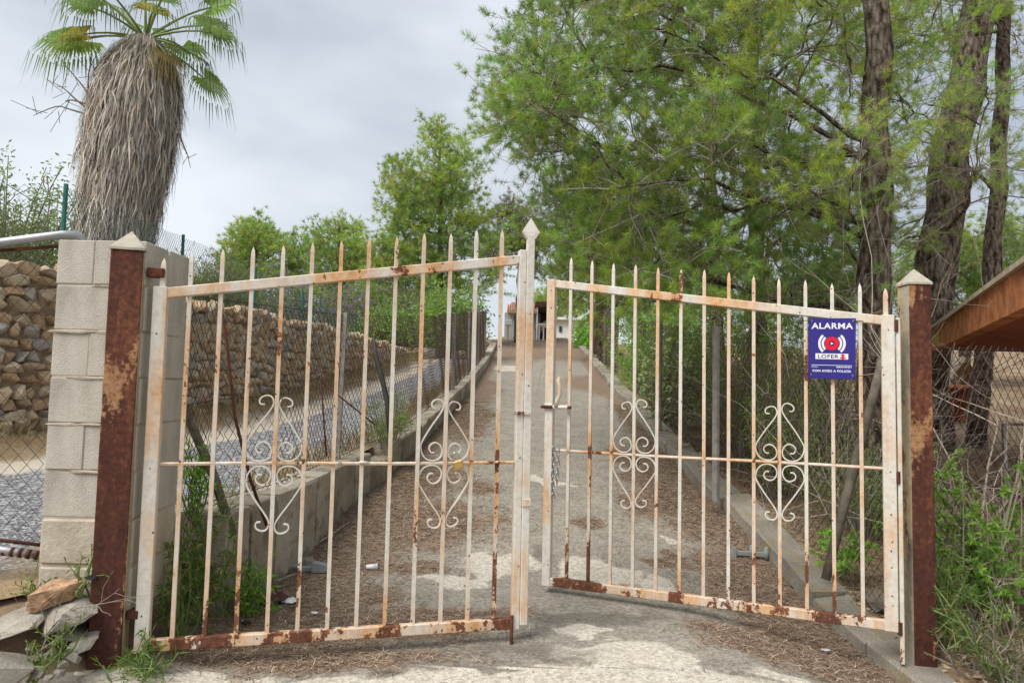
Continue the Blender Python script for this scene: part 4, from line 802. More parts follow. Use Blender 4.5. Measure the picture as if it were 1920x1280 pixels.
def frond(az, el, pet, fan, pal, dead=False, droop=1.0):
    az += pr.normal(0, .12); el += pr.normal(0, .1); pet *= pr.uniform(.8, 1.1); fan *= pr.uniform(.78, 1.02)
    d = np.array([math.cos(az) * math.cos(el), math.sin(az) * math.cos(el), math.sin(el)]); c0 = np.array([.15, 0, PT + (.0 if dead else .03)]); pet *= 1.0 if dead else 1.22; fan *= 1.0 if dead else .98; c1 = c0 + d * pet; c1[2] -= .12 * pet; mid = c0 + d * pet * .55 + np.array([0, 0, .05])
    mb = MB(); path = bez(c0, mid, c1, 6); mb.tube([Vector(q) for q in path], [.022, .018, .015, .013, .012, .01], 5, False)
    fd = unit(c1 - mid); side = unit(np.cross(fd, np.array([0, 0, 1]))); up = np.cross(side, fd); V = []; n = 34
    for i in range(n):
        th = (i / (n - 1) - .5) * R(235); dr = unit(fd * math.cos(th) + side * math.sin(th) + up * .12); l_ = fan * (1 - .28 * abs(th) / R(117)) * pr.uniform(.9, 1.08)
        m_ = c1 + dr * l_ * .55; s_ = unit(np.cross(dr, up)) * .021 * fan / .7; tip = c1 + dr * l_ * .92; tip[2] -= droop * l_ * pr.uniform(.5, 1.0); q1 = c1 + dr * l_ * .78; q1[2] -= droop * l_ * .2
        V += [c1, m_ + s_, q1, m_ - s_, q1 + s_ * .6, tip, tip, q1 - s_ * .6]
    fr = mb.build('frond', M['twig_pale' if dead else 'stem_green'], pm); tri_mesh('fan', np.array(V), M['dry' if dead else 'leaf'], fr, np.repeat(cols(n, pal, pr, .15), 2, 0), 4)
PG = [(.085, .135, .05), (.07, .115, .042), (.115, .155, .065)]; PY_ = [(.30, .27, .07), (.20, .24, .06), (.38, .27, .09)]
for az, el, pt, fn, pal in [(5, 25, .75, .62, PG), (-12, 5, .8, .6, PG), (-28, -18, .72, .62, PG + PY_[:1]), (172, 18, .85, .68, PG), (186, 0, .85, .66, PG), (160, 42, .9, .7, PG), (20, 50, .9, .65, PG), (90, 62, .8, .65, PG), (-80, 75, .8, .6, PG), (-110, 38, .75, .55, PG), (-60, 20, .6, .5, PG + PY_), (40, -2, .7, .55, PG), (130, 10, .7, .55, PG), (-135, 12, .7, .55, PG), (-150, -12, .55, .5, PY_), (-40, -25, .5, .5, PY_), (75, 20, .7, .6, PG), (110, 32, .8, .6, PG), (195, 52, .9, .7, PG), (-20, 62, .9, .6, PG)]: frond(R(az), R(el), pt, fn, pal)
for az, el in ((-70, -62), (-105, -66), (-40, -60), (-130, -58), (-88, -55), (10, -60), (190, -60)): frond(R(az), R(el), .42, .5, [(.36, .28, .18), (.30, .24, .18)], True, .9)
for p in ([(175, 225), (165, 160), (172, 105)], [(165, 205), (140, 185), (118, 165), (85, 148)], [(163, 215), (130, 205), (105, 200), (62, 217)], [(168, 180), (150, 155), (118, 118)], [(160, 195), (135, 188), (122, 190)], [(335, 250), (345, 275), (355, 298)]):
    mb = MB(); pts = [Vector(at(u, v, PY - .25 + .05 * i)) - pm.location for i, (u, v) in enumerate(p)]; mb.tube([Vector(q) for q in crom([tuple(q) for q in pts], 3)], [.016 * (1 - .8 * i / (3 * (len(p) - 1))) for i in range(3 * (len(p) - 1) + 1)], 4, False)
    q = pts[-1]
    for j in range(5): mb.tube([pts[1] + (q - pts[1]) * (.3 + .15 * j), pts[1] + (q - pts[1]) * (.4 + .15 * j) + Vector(pr.normal(size=3) * .12)], .004, 3, False)
    mb.build('dead_stalk', M['twig_dark'], pm)

# olive-like tree and dry bushes on the terrace, left edge
bush('grey_green_tree', 'loose grey-green tree rising behind the green fence post at the left edge', (-6.9, 9.6, gz(-6.9, 9.6)), 1.25, 1.2, 2.1, 70, 8000, .07, .024, [(.14, .19, .08), (.10, .15, .06), (.19, .24, .11)], rng, 'tree', None, 'twig', .3, stem_r=.016, cl=.045)
bush('terrace_shrub', 'yellowish green bush on the terrace at the left picture edge', (-6.2, 8.2, gz(-6.2, 8.2)), .8, .7, .95, 50, 7000, .06, .012, [(.17, .20, .07), (.22, .22, .10), (.12, .16, .06)], rng, group='terrace shrubs', stem_r=.007)
bush('terrace_shrub', 'small green bush between the palm and the green fence post', (-5.6, 9.3, gz(-5.6, 9.3)), .5, .5, .75, 30, 2500, .06, .02, [(.14, .19, .06), (.20, .21, .10)], rng, group='terrace shrubs', stem_r=.007)
bush('terrace_shrub', 'tall yellow-green grass bush right of the palm behind the fence', (-5.6, 13.5, gz(-5.6, 13.5)), 1.2, .8, 1.15, 50, 6000, .16, .014, [(.22, .23, .09), (.27, .25, .12), (.15, .19, .07)], rng, group='terrace shrubs', stem_r=.007, up=1.5)
bush('blossom_shrub', 'bare-stemmed shrub with lilac purple blossoms above the stone wall', (-4.9, 17, gz(-4.9, 17)), 1.7, 1.0, 1.7, 60, 2600, .11, .05, [(.22, .17, .46), (.30, .24, .55), (.12, .17, .06), (.15, .2, .08), (.2, .19, .12), (.17, .2, .09)], rng, group='terrace shrubs', stem_r=.012)
bush('thicket_shrub', 'grey leafless-looking thicket behind the lane beyond the stone wall', (-4.2, 23, gz(-4.2, 23)), 2.6, 1.4, 2.2, 90, 3500, .12, .03, [(.17, .17, .11), (.12, .15, .07)], rng, group='terrace shrubs', stem_r=.014)
bush('thicket_shrub', 'green-grey thicket left of the tallest far pine', (-8.5, 24, gz(-8.5, 24)), 3.2, 1.4, 2.0, 90, 6000, .15, .045, G_BUSH + G_FAR[:2], rng, group='terrace shrubs', stem_r=.014)
bush('thicket_shrub', 'green thicket at the foot of the round-topped far pine', (-13, 27, gz(-13, 27)), 3.6, 1.4, 2.6, 90, 6000, .17, .05, G_BUSH + G_FAR[:2], rng, group='terrace shrubs', stem_r=.014)

# weeds by the left post and the low wall end
GW = 'weeds by the left gate post'
mastic('weed', 'tall green weed with yellow flower heads growing at the low wall end', (-1.60, 3.62, gz(-1.60, 3.62)), 20, rng, .042, G_BRIGHT + G_BUSH + [(.55, .50, .20), (.50, .42, .25)], GW, (.22, .10, .62), 9, 6, 'stem_green', .010)
mastic('weed', 'thin weeds between the hinge stile and the second picket', (-1.52, 3.35, gz(-1.52, 3.35)), 12, rng, .042, G_BRIGHT + G_BUSH + [(.50, .42, .25)], GW, (.10, .14, .45), 7, 6, 'stem_green', .008)
mastic('weed', 'leafy weed climbing the low wall beside the maroon cloth', (-1.36, 3.75, gz(-1.3, 3.6)), 12, rng, .045, G_BRIGHT + G_BUSH, GW, (.12, .12, .30), 8, 7, 'stem_green', .012)
mastic('weed', 'grassy weed tuft at the foot of the left gate post', (-1.50, 2.98, float(DRV(-1.5, 2.98))), 11, rng, .05, G_BRIGHT + G_BUSH + [(.45, .40, .12)], GW, (.12, .05, .10), 5, 6, 'stem_green', .006)
mastic('weed', 'green sprig hanging in the mesh above the middle rod', (-1.62, 3.72, .88), 6, rng, .05, G_BRIGHT, GW, (.05, .05, .36), 8, 7, 'stem_green', .012)
mastic('weed', 'grey-green spreading shrub leaning on the left fence beside the bent hose', (-1.16, 6.8, 1.0), 14, rng, .07, [(.18, .22, .10), (.13, .18, .07)], GW, (.22, .4, .5), 9, 7, 'twig', .009)
for lab, u, v, Yd in [('small weed among the rubble below the orange rock', 115, 1205, 2.85), ('small weed beside the pale rock in the bottom left corner', 60, 1245, 2.78), ('yellow weed tuft under the block pillar', 150, 1090, 3.0), ('small green weed at the gravel edge', 62, 1112, 3.05)]:
    p = at(u, v, Yd); mastic('weed', lab, (p.x, p.y, p.z - .03), 4, rng, .03, G_BUSH + [(.35, .33, .08)], GW, (.035, .03, .07), 4, 5, 'stem_green', .006)

# dry grass and needle litter (nobody could count these)
k = 8000; yy_ = rng.uniform(4.5, 19, k); side = rng.uniform(0, 1, k)
xx_ = np.where(side < .55, XS(yy_) + .02 + np.abs(rng.normal(0, .16, k)), XL(yy_) - .26 - np.abs(rng.normal(0, .10, k))); zz_ = LANE(yy_) + .12 * (side < .55)
D = rng.normal(size=(k, 3)) * .5 + np.array([0, 0, 1.2]); L_g = rng.uniform(.08, .30, k)
tag(tri_mesh('dry_grass', blades(np.stack([xx_, yy_, zz_], 1), D, L_g, .008, rng, .2), M['dry'], None, cols(k, G_DRY + [(.20, .22, .08)], rng, .25), 4), 'straw-coloured dry grass along the wall foot and the lane verge', 'grass', kind='stuff')
k = 260000; yy_ = 2.7 + 9 * rng.uniform(0, 1, k) ** 1.7; xx_ = rng.uniform(-1.6, 2.2, k); lit, _, _ = (lambda m: m)(masks(xx_[:90000], yy_[:90000])); xx_, yy_ = xx_[:90000], yy_[:90000]
keep = (lit > rng.uniform(.15, .8, 90000)) & (xx_ > XL(yy_)) & (xx_ < XR(yy_) + .05); xx_, yy_ = xx_[keep], yy_[keep]
# earth under the pines on the right gets needles too
ke = 60000; ye = 2.8 + 7 * rng.uniform(0, 1, ke) ** 1.5; xe = XR(ye) + .25 + rng.uniform(0, 2.6, ke); xx_ = np.concatenate([xx_, xe]); yy_ = np.concatenate([yy_, ye]); zz_ = np.where(np.arange(len(xx_)) < keep.sum(), DRV(xx_, yy_) + np.array([dn(a, b) for a, b in zip(xx_, yy_)]) + .003, GROUND(xx_, yy_) + np.array([gn(a, b) for a, b in zip(xx_, yy_)]) + .004) + rng.uniform(0, .012, len(xx_))
an = rng.uniform(0, math.pi * 2, len(xx_)); D = np.stack([np.cos(an), np.sin(an), rng.normal(0, .12, len(xx_))], 1)
P = np.stack([xx_, yy_, zz_], 1); sd_ = np.stack([-np.sin(an), np.cos(an), np.zeros(len(an))], 1) * .0021 * np.maximum(1, yy_ / 4)[:, None]; l_ = rng.uniform(.04, .09, (len(an), 1))
tag(tri_mesh('needle_litter', np.stack([P + sd_, P - sd_, P + D * l_], 1).reshape(-1, 3), M['dry'], None, cols(len(an), G_LITTER + [(.10, .07, .05), (.56, .46, .35)], rng, .35)), 'reddish brown fallen pine needles scattered over the driveway and earth', 'needles', kind='stuff')

k = 2600; yy_ = 2.9 + 1.6 * rng.uniform(0, 1, k); xx_ = XR(yy_) + .12 + rng.uniform(0, 1.0, k); zz_ = GROUND(xx_, yy_) + np.array([gn(a, b) for a, b in zip(xx_, yy_)]) + .004; D = rng.normal(size=(k, 3)) * np.array([1, 1, .25])
tag(tri_mesh('leaf_litter', blades(np.stack([xx_, yy_, zz_], 1), D, .04, .016, rng, 0), M['dry'], None, cols(k, [(.34, .24, .15), (.46, .36, .24), (.22, .15, .10), (.55, .47, .36)], rng, .25), 4), 'dry fallen leaves on the earth right of the right gate post', 'leaves', kind='stuff')
for lab, x, y, h in [('low green weed at the very bottom right corner', 2.28, 3.25, .22), ('thin weed between the corner weed and the right gate post', 2.26, 3.5, .3), ('leafy weed right of the post footing', 2.55, 3.75, .38)]:
    mastic('leafy_shrub', lab, (x, y, gz(x, y)), 9, rng, .034, G_DARK + G_BUSH + G_DRY[:2], GM, (.2, .14, h), 5, 6, 'twig', .006)
for lab, a, b in [('long dry stick lying beside the low wall', (600, 992), (655, 962)), ('short dry stick on the needles near the low wall end', (520, 1060), (560, 1045)), ('thin straight stick lying behind the left bottom rail', (612, 1172), (675, 1176))]:
    p0 = gr(*a); p1 = gr(*b); p0.z = float(DRV(p0.x, p0.y)) + .018; p1.z = float(DRV(p1.x, p1.y)) + .018; mb = MB(); mb.tube([p0, (p0 + p1) / 2 + Vector((.01, .01, .006)), p1], [.006, .005, .003], 5); tag(mb.build('stick', M['twig_pale'], None, True), lab, 'stick', 'fallen sticks')

# ================================================================== FENCES
def mesh_sheet(P0, P1, z0a, z1a, z0b, z1b, cell, rad, mb, wob=.012, rr=random.Random(1)):
    """chain link between plan points; heights at both ends"""
    P0 = Vector(P0); P1 = Vector(P1); L = (P1 - P0).length; n = int(L / (cell / 2)); nr = Vector((-(P1 - P0).y, (P1 - P0).x)).normalized()
    for i in range(n):
        for s in (0,):
            pts = []; t = i / n; zb = z0a + (z0b - z0a) * t; zt = z1a + (z1b - z1a) * t; m = max(2, int((zt - zb) / (cell * .55)))
            for j in range(m + 1):
                o_ = ((j + i) % 2) * cell / 2 * 1.02; q = P0 + (P1 - P0) * t + (P1 - P0).normalized() * o_
                zz = zb + (zt - zb) * j / m; wv = wob * math.sin(q.y * 3.1 + zz * 4 + q.x * 2) + wob * .5 * math.sin(q.y * 7.7 + zz * 9); pts.append((q.x + nr.x * wv, q.y + nr.y * wv, zz + wob * .8 * math.sin(q.y * 5 + i * .05)))
            mb.tube(pts, rad, 3, False)
def P_at(o): return Vector(o.location)
def post_part(par, x, y, z0, z1, r, mat, name='post', sides=8, top=None):
    mb = MB(); tp = top or (x, y); mb.tube([Vector((x, y, z0)) - par.location, Vector((tp[0], tp[1], z1)) - par.location], r, sides); return mb.build(name, mat, par)
def bar_part(par, pts, r, mat, name, sides=6):
    mb = MB(); mb.tube([Vector(p) - par.location for p in pts], r, sides); return mb.build(name, mat, par, True)
# left fence on the low wall
lf = empty('wire_fence', (float(XL(4)) - .12, 4, .85)); tag(lf, 'rusty chain-link fence standing on the low wall left of the driveway', 'fence', 'wire fences')
fp = [(-1.62, 3.55), (float(XL(3.9)) - .2, 3.95)] + [(float(XL(y)) - .13, y) for y in (4.6, 5.8, 7.2, 9.0, 11.5, 14, 16.7, 19.6)]
ft = [2.0, 2.03, 2.06, 2.14, 2.28, 2.46, 2.76, 3.05, 3.35, 3.68]
mb = MB()
for i in range(len(fp) - 1):
    za = float(WTOP(fp[i][1])) + .01; zb = float(WTOP(fp[i + 1][1])) + .01
    mesh_sheet(fp[i], fp[i + 1], (.55 if i == 0 else .70 if i == 1 else za), ft[i], (.70 if i == 0 else zb), ft[i + 1], .072, .0017 + .00012 * fp[i][1], mb)
mb.v = [tuple(Vector(q) - lf.location) for q in mb.v]; o = mb.build('wire_mesh', M['wire_rust'], lf)
for z_ in (0, .5, 1):
    mb = MB(); mb.tube([Vector((p[0], p[1], (float(WTOP(p[1])) + .02) * (1 - z_) + q * z_)) - lf.location for p, q in zip(fp, ft)], .003, 4, False); mb.build('strand_wire', M['wire_rust'], lf)
for i in (3,): post_part(lf, fp[i][0], fp[i][1], .9, ft[i] + .02, .022, M['post_grey'], 'post', 4, (fp[i][0] + .02, fp[i][1] + .02))
for i in (6, 7, 8, 9): post_part(lf, fp[i][0], fp[i][1], float(WTOP(fp[i][1])) - .1, ft[i] + .02, .032, M['post_grey'])
a = at(786, 800, 7.5); post_part(lf, a.x - .02, 7.5, float(WTOP(7.5)), 2.31, .014, M['hose'])
br = bar_part(lf, [at(298, 640, 3.62), at(345, 765, 3.70), at(400, 890, 3.76), at(436, 1002, 3.80)], [.020, .023, .025, .024], M['pole_wood'], 'brace_pole', 10)
bar_part(lf, [at(412, 560, 3.85), at(425, 640, 3.86), at(440, 780, 3.86), at(470, 900, 3.86), at(500, 985, 3.86)], .009, M['rust_plain'], 'rebar', 6)
# loose pieces leaning on it
hs = tag(bar_part(empty('tmp', (0, 0, 0)), [at(700, 632, 6.15), at(706, 670, 6.12), at(718, 715, 6.1), at(727, 760, 6.08), at(731, 812, 6.05)], [.010, .020, .023, .023, .022], M['hose'], 'bent_pipe', 8), 'bent black plastic pipe leaning on the left chain-link fence', 'pipe'); t_ = hs.parent; hs.parent = None; bpy.data.objects.remove(t_)
ai = empty('angle_iron', at(612, 850, 5.1)); tag(ai, 'thin rusty angle iron bent to a point beside the left fence', 'metal rod')
bar_part(ai, [at(612, 855, 5.1), at(602, 715, 5.1)], .007, M['rust_plain'], 'upright', 4); bar_part(ai, [at(602, 715, 5.1), at(648, 752, 5.25), at(703, 796, 5.4)], .006, M['rust_plain'], 'slanting_arm', 4)

# right fence along the kerb
rf = empty('wire_fence', (float(XR(5)) + .3, 5, .7)); tag(rf, 'rusty chain-link fence with slanting wooden brace behind the right kerb', 'fence', 'wire fences')
rp_ = [(2.13, 3.72), (2.10, 4.6), (float(XR(5.6)) + .34, 5.6), (float(XR(7.4)) + .30, 7.4), (float(XR(10)) + .35, 10), (float(XR(14)) + .4, 14)]
def rtop(y): return float(DRV(1.5, y)) + 1.35
mb = MB()
for i in range(len(rp_) - 1):
    (xa, ya), (xb, yb) = rp_[i], rp_[i + 1]; mesh_sheet((xa, ya), (xb, yb), float(DRV(1.5, ya)) + .08, rtop(ya) + .05, float(DRV(1.5, yb)) + .08, rtop(yb), .072, .0015 + .0001 * ya, mb)
mb.v = [tuple(Vector(q) - rf.location) for q in mb.v]; mb.build('wire_mesh', M['wire_rust'], rf)
g2 = gr(1342, 915, z0=.16); g1 = gr(1237, 800, z0=.16)
for g_, vt, uu in ((g2, 612, 1342), (g1, 606, 1237)):
    tz_ = at(uu, vt, g_.y).z; post_part(rf, g_.x, g_.y, g_.z - .1, tz_, .030 if uu == 1342 else .026, M['post_grey'])
bar_part(rf, [at(1655, 672, 4.02), at(1625, 790, 3.98), at(1590, 920, 3.93), at(1548, 1086, 3.88)], [.023, .025, .026, .024], M['pole_wood'], 'brace_pole', 10)
for y_ in (17, 19.5, 22, 24.5):
    x_ = float(XR(y_)) + .35; post_part(rf, x_, y_, float(DRV(2, y_)), float(DRV(2, y_)) + 1.55, .04, M['pole_wood'])
mb = MB(); mesh_sheet((float(XR(16)) + .35, 16), (float(XR(26)) + .35, 26), float(DRV(2, 16)) + .1, float(DRV(2, 16)) + 1.5, float(DRV(2, 26)) + .1, float(DRV(2, 26)) + 1.5, .10, .006, mb); mb.v = [tuple(Vector(q) - rf.location) for q in mb.v]; mb.build('wire_mesh', M['wire_rust'], rf)
# mesh right of the right post
sf = empty('wire_fence', (2.2, 3.75, .3)); tag(sf, 'sagging chain-link fence running right from the right gate post', 'fence', 'wire fences')
mb = MB(); mesh_sheet((2.15, 3.78), (4.3, 4.9), .35, 1.80, .5, 2.02, .085, .0022, mb, .03); mb.tube([(2.12, 3.76, 1.84), (3, 4.24, 1.86), (4.3, 4.9, 2.03)], .003, 4, False); mb.v = [tuple(Vector(q) - sf.location) for q in mb.v]; mb.build('wire_mesh', M['wire_rust'], sf)
post_part(sf, 4.35, 4.93, .4, 2.1, .025, M['post_grey'])
# green fence on the terrace
gf = empty('wire_fence', (-4.2, 6.5, 2.5)); tag(gf, 'green chain-link fence with green posts on top of the stone wall', 'fence', 'wire fences')
gp = []
for u, v, Yd in ((-150, 330, 6.0), (124, 345, 6.5), (344, 440, 9.6), (480, 500, 12.2), (568, 545, 14.2), (668, 592, 16.5)):
    p = at(u, v, Yd); gp.append((p.x, p.y, p.z)); post_part(gf, p.x, p.y, 2.4, p.z, .021 if Yd > 7 else .020, M['green_coat'])
mb = MB()
for i in range(len(gp) - 1): mesh_sheet(gp[i][:2], gp[i + 1][:2], 2.5, gp[i][2] - .03, 2.5, gp[i + 1][2] - .03, .07, .0022, mb, .01)
mb.v = [tuple(Vector(q) - gf.location) for q in mb.v]; mb.build('wire_mesh', M['wire_green'], gf)

# side gate left of the pillar: pipe frame with chain link
sgt = empty('side_gate', (-2.02, 3.2, .7)); tag(sgt, 'pipe-framed chain-link side gate left of the concrete block pillar', 'gate')
sx, sy = -2.04, 3.25; ex_, ey_ = -3.9, 3.05
bar_part(sgt, [at(-420, 478, 3.12), (at(0, 455, 3.18)), at(60, 447, 3.2), at(118, 440, 3.22), at(140, 440, 3.25), at(152, 446, 3.28), at(158, 462, 3.30)], .020, M['galv'], 'top_pipe', 10)
bar_part(sgt, [at(-400, 500, 3.16), at(0, 470, 3.2), at(119, 461, 3.23)], .009, M['rust_plain'], 'rusty_strip', 4)
bar_part(sgt, [at(-400, 990, 3.1), at(0, 1012, 3.16), at(76, 1021, 3.2)], .009, M['rust_plain'], 'rusty_strip', 4)
bar_part(sgt, [at(-400, 1010, 3.1), at(0, 1030, 3.15), at(76, 1040, 3.18)], .019, M['galv'], 'bottom_pipe', 10)
for i in range(5):
    u = 6 + i * 15; a = at(u, 1031 + (u / 76) * 10, 3.155); bar_part(sgt, [a, at(u + 6, 1032 + (u / 76) * 10, 3.157)], .0205, M['rust_plain'], 'rust_band', 10)
mb = MB(); a = at(-400, 500, 3.17); b = at(119, 462, 3.24); c = at(76, 1020, 3.2); mesh_sheet((a.x, a.y), (c.x, c.y), .83, a.z, .86, b.z, .075, .0017, mb, .012); mb.v = [tuple(Vector(q) - sgt.location) for q in mb.v]; mb.build('wire_mesh', M['wire_rust'], sgt)

# ================================================================== ORANGE CANOPY, right edge
cn = empty('canopy', (4.6, 5.3, .6)); tag(cn, 'terracotta orange flat canopy roof slab behind the right gate post', 'canopy')
def loc(par, L): return [Vector(q) - par.location for q in L]
CT, CB = 2.30, 2.075; c0 = Vector((4.60, 7.75)); c1 = Vector((2.86, 3.98)); cdir = (c1 - c0).normalized(); c1 = c1 + cdir * .9; off = Vector((3.2, .25))
def slab(P, z0, z1): return loc(cn, [(p.x, p.y, z0) for p in P] + [(p.x, p.y, z1) for p in P]), [(3, 2, 1, 0), (4, 5, 6, 7)] + [(i, (i + 1) % 4, (i + 1) % 4 + 4, i + 4) for i in range(4)]
nin = Vector((-cdir.y, cdir.x)); nin = nin if nin.x > 0 else -nin
mb = MB(); mb.add(*slab([c0, c1, c1 + nin * .10, c0 + nin * .10], CB, CT)); mb.build('fascia', M['terracotta'], cn)
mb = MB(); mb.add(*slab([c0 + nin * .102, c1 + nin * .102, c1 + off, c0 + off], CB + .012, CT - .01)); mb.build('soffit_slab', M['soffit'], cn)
mb = MB(); mb.add(*slab([c0 - nin * .03 - cdir * .03, c1 - nin * .03, c1 + off, c0 + off - cdir * .03], CT + .002, CT + .035)); mb.build('roof_edge', M['tile_pale'], cn)
for x_, y_ in ((6.2, 7.4), (4.6, 4.1)): mb = MB(); mb.box((x_ - 4.6, y_ - 5.3, (CB - .6) / 2), (.25, .25, CB - .6 + .02), .01); mb.build('column', M['terracotta'], cn)

# garden oven and metal frame behind the right fence
gv = gz(6.5, 10.5); ov = empty('garden_oven', (6.5, 10.5, gv)); tag(ov, 'small orange garden oven with pale tiled roof beneath the canopy', 'oven')
mb = MB()
for a in ((-.2, .09), (.2, .09)): mb.box((a[0], 0, .25), (.1, .4, .5))
mb.box((0, .17, .25), (.3, .05, .5)); mb.build('body', M['terracotta'], ov)
mb = MB(); mb.box((0, 0, .52), (.56, .5, .05), .01); mb.build('slab', M['terracotta'], ov)
mb = MB(); mb.prism([(-.32, .545), (.02, .95), (.06, .92), (-.24, .545)], -.28, .28); mb.prism([(.06, .92), (.02, .95), (.36, .545), (.28, .545)], -.281, .281); mb.build('tiled_roof', M['tile_pale'], ov)
mf = empty('metal_frame', (4.62, 6.5, gz(4.62, 6.5))); tag(mf, 'grey metal post and rail frame at the right picture edge', 'frame'); p0 = at(1885, 905, 6.5); p1 = at(1883, 795, 6.5)
post_part(mf, p0.x, 6.5, gz(p0.x, 6.5) - .05, p1.z, .022, M['galv'], 'post', 4); bar_part(mf, [p1, (p1.x + .9, 6.5, p1.z)], .012, M['galv'], 'rail', 6); post_part(mf, p0.x + .9, 6.5, gz(p0.x + .9, 6.5) - .05, p1.z, .022, M['galv'], 'post', 4)

# ================================================================== HOUSE AT THE END OF THE DRIVE
HY = 34.0; hz0 = at(960, 637, HY).z
def hx(u): return at(u, 600, HY).x
def hzz(v): return at(1000, v, HY).z
def hbox(par, u0, u1, v0, v1, y0, y1, mat, name, ch=0):
    x0, x1 = hx(u0), hx(u1); z1, z0 = hzz(v0), hzz(v1); mb = MB(); mb.box(Vector(((x0 + x1) / 2, (y0 + y1) / 2, (z0 + z1) / 2)) - par.location, (abs(x1 - x0), y1 - y0, z1 - z0), ch); return mb.build(name, mat, par)
sh = empty('outbuilding', (hx(965), HY, hz0)); tag(sh, 'beige outbuilding with grey door and sagging terracotta tile roof at the drive end', 'building')
hbox(sh, 946, 963, 587, 640, HY, HY + 3, M['beige_wall'], 'wall'); hbox(sh, 978, 1004, 587, 640, HY, HY + 3, M['beige_wall'], 'wall'); hbox(sh, 963, 978, 587, 592, HY, HY + 3, M['beige_wall'], 'wall')
d_ = hbox(sh, 963.3, 977.7, 592, 639, HY + .08, HY + .16, M['door_grey'], 'door'); hbox(sh, 975.5, 976.6, 614, 616, HY + .02, HY + .08, M['galv'], 'handle').parent = d_; d_.children[0].location = (0, 0, 0)
rf_ = MB(); x0, x1 = hx(950), hx(1006)
for i in range(14):
    xa = x0 + (x1 - x0) * i / 14; xb = x0 + (x1 - x0) * (i + 1) / 14; q = [(xa, HY - .35, hzz(586)), (xb, HY - .35, hzz(587)), (xb, HY + 2.6, hzz(563)), (xa, HY + 2.6, hzz(561))]
    mb = MB(); m_ = [((a[0] + b[0]) / 2, a[1], a[2] + .09) for a, b in ((q[0], q[1]), (q[3], q[2]))]; mb.add(loc(sh, q + m_ + [(p[0], p[1], p[2] - .06) for p in q]), [(0, 4, 5, 3), (4, 1, 2, 5), (6, 7, 1, 4, 0), (3, 5, 2, 8, 9), (9, 8, 7, 6)]); mb.build('roof_tile', M['tile'], sh)
hbox(sh, 957, 966, 556, 566, HY + 2.2, HY + 2.7, M['tile'], 'chimney', .05)
pa = empty('porch', (hx(1012), HY, hz0)); tag(pa, 'dark open porch with brown roof right of the outbuilding', 'porch')
hbox(pa, 1003, 1036, 566, 577, HY - .4, HY + 3, M['brown_beam'], 'roof', .03); hbox(pa, 1004, 1036, 577, 638, HY + 2.2, HY + 2.4, M['porch_shade'], 'back_wall')  # back wall near-black: shade inside the open porch is put into its colour
hbox(pa, 1005, 1008, 577, 638, HY - .3, HY - .1, M['white_wall'], 'column'); hbox(pa, 1012, 1016, 580, 607, HY + 1.9, HY + 2.0, M['door_grey'], 'door'); hbox(pa, 1004, 1030, 606, 614, HY - .2, HY + .1, M['tile'], 'counter')
hb = empty('white_house', (hx(1055), HY + 2, hz0)); tag(hb, 'flat-roofed white house behind the porch at the drive end', 'house')
hbox(hb, 1034, 1046, 574, 610, HY + 1, HY + 1.2, M['white_wall'], 'wall'); hbox(hb, 1032, 1048, 569, 574, HY + .8, HY + 3, M['white_wall'], 'roof_slab'); hbox(hb, 1034, 1046, 610, 640, HY + 1.02, HY + 1.2, M['beige_wall'], 'wall')
hbox(hb, 1046, 1120, 577, 645, HY + 6, HY + 12, M['white_wall'], 'wall'); hbox(hb, 1042, 1124, 571, 577, HY + 5.7, HY + 12.3, M['white_wall'], 'parapet', .03)
w_ = hbox(hb, 1048, 1053, 592, 600, HY + 5.93, HY + 5.98, M['glass'], 'window'); w_ = hbox(hb, 1064, 1070, 590, 602, HY + 5.93, HY + 5.98, M['glass'], 'window')
mbx = empty('meter_box', (hx(953), HY - 1.5, hz0 - .05)); tag(mbx, 'white box on a short post in front of the outbuilding', 'box')
hbox(mbx, 947, 960, 606, 616, HY - 1.6, HY - 1.3, M['plastic_white'], 'box', .02); hbox(mbx, 951, 955, 616, 640, HY - 1.55, HY - 1.35, M['beige_wall'], 'post')
for lab, u in (('white garden table in front of the grey door', 976), ('white garden table in front of the dark porch', 1012)):
    tb = empty('garden_table', (hx(u), HY - 1, hz0)); tag(tb, lab, 'table', 'white garden tables'); hbox(tb, u - 4, u + 7, 611, 614, HY - 1.4, HY - .7, M['plastic_white'], 'top'); 
    for du in (-3, 5): 
        for y_ in (-1.35, -.8): hbox(tb, u + du, u + du + 1.4, 614, 640, HY + y_, HY + y_ + .06, M['plastic_white'], 'leg')

# ================================================================== SMALL THINGS ON THE GROUND
rr = random.Random(12)
def rock(name, label, p, size, mat, rot=(0, 0, 0), n=22, sq=.6, cat='rock', group=None, seed=0, sub=1):
    v_, f_ = rock_data(random.Random(seed), size, n, sq); bm = bmesh.new(); vv = [bm.verts.new(q) for q in v_]; [bm.faces.new([vv[i] for i in q]) for q in f_]
    bmesh.ops.subdivide_edges(bm, edges=bm.edges[:], cuts=2, use_grid_fill=True); s_ = max(size)
    for v in bm.verts: v.co += Vector(v.co).normalized() * s_ * (.035 * mnoise.noise(Vector(v.co) / s_ * 5 + Vector((seed, 0, 0))) + .025 * mnoise.noise(Vector(v.co) / s_ * 14 + Vector((0, seed, 0))))
    me = bpy.data.meshes.new(name); bm.to_mesh(me); bm.free(); o = link(name, me, M[mat], None, False, p, rot); return tag(o, label, cat, group)
GRB = 'rubble by the left gate post'
rock('rock', 'orange-brown angular rock on the concrete slab at the pillar foot', at(104, 1110, 2.98), (.22, .12, .10), 'rock_orange', (.1, -.32, .25), group=GRB, seed=3)
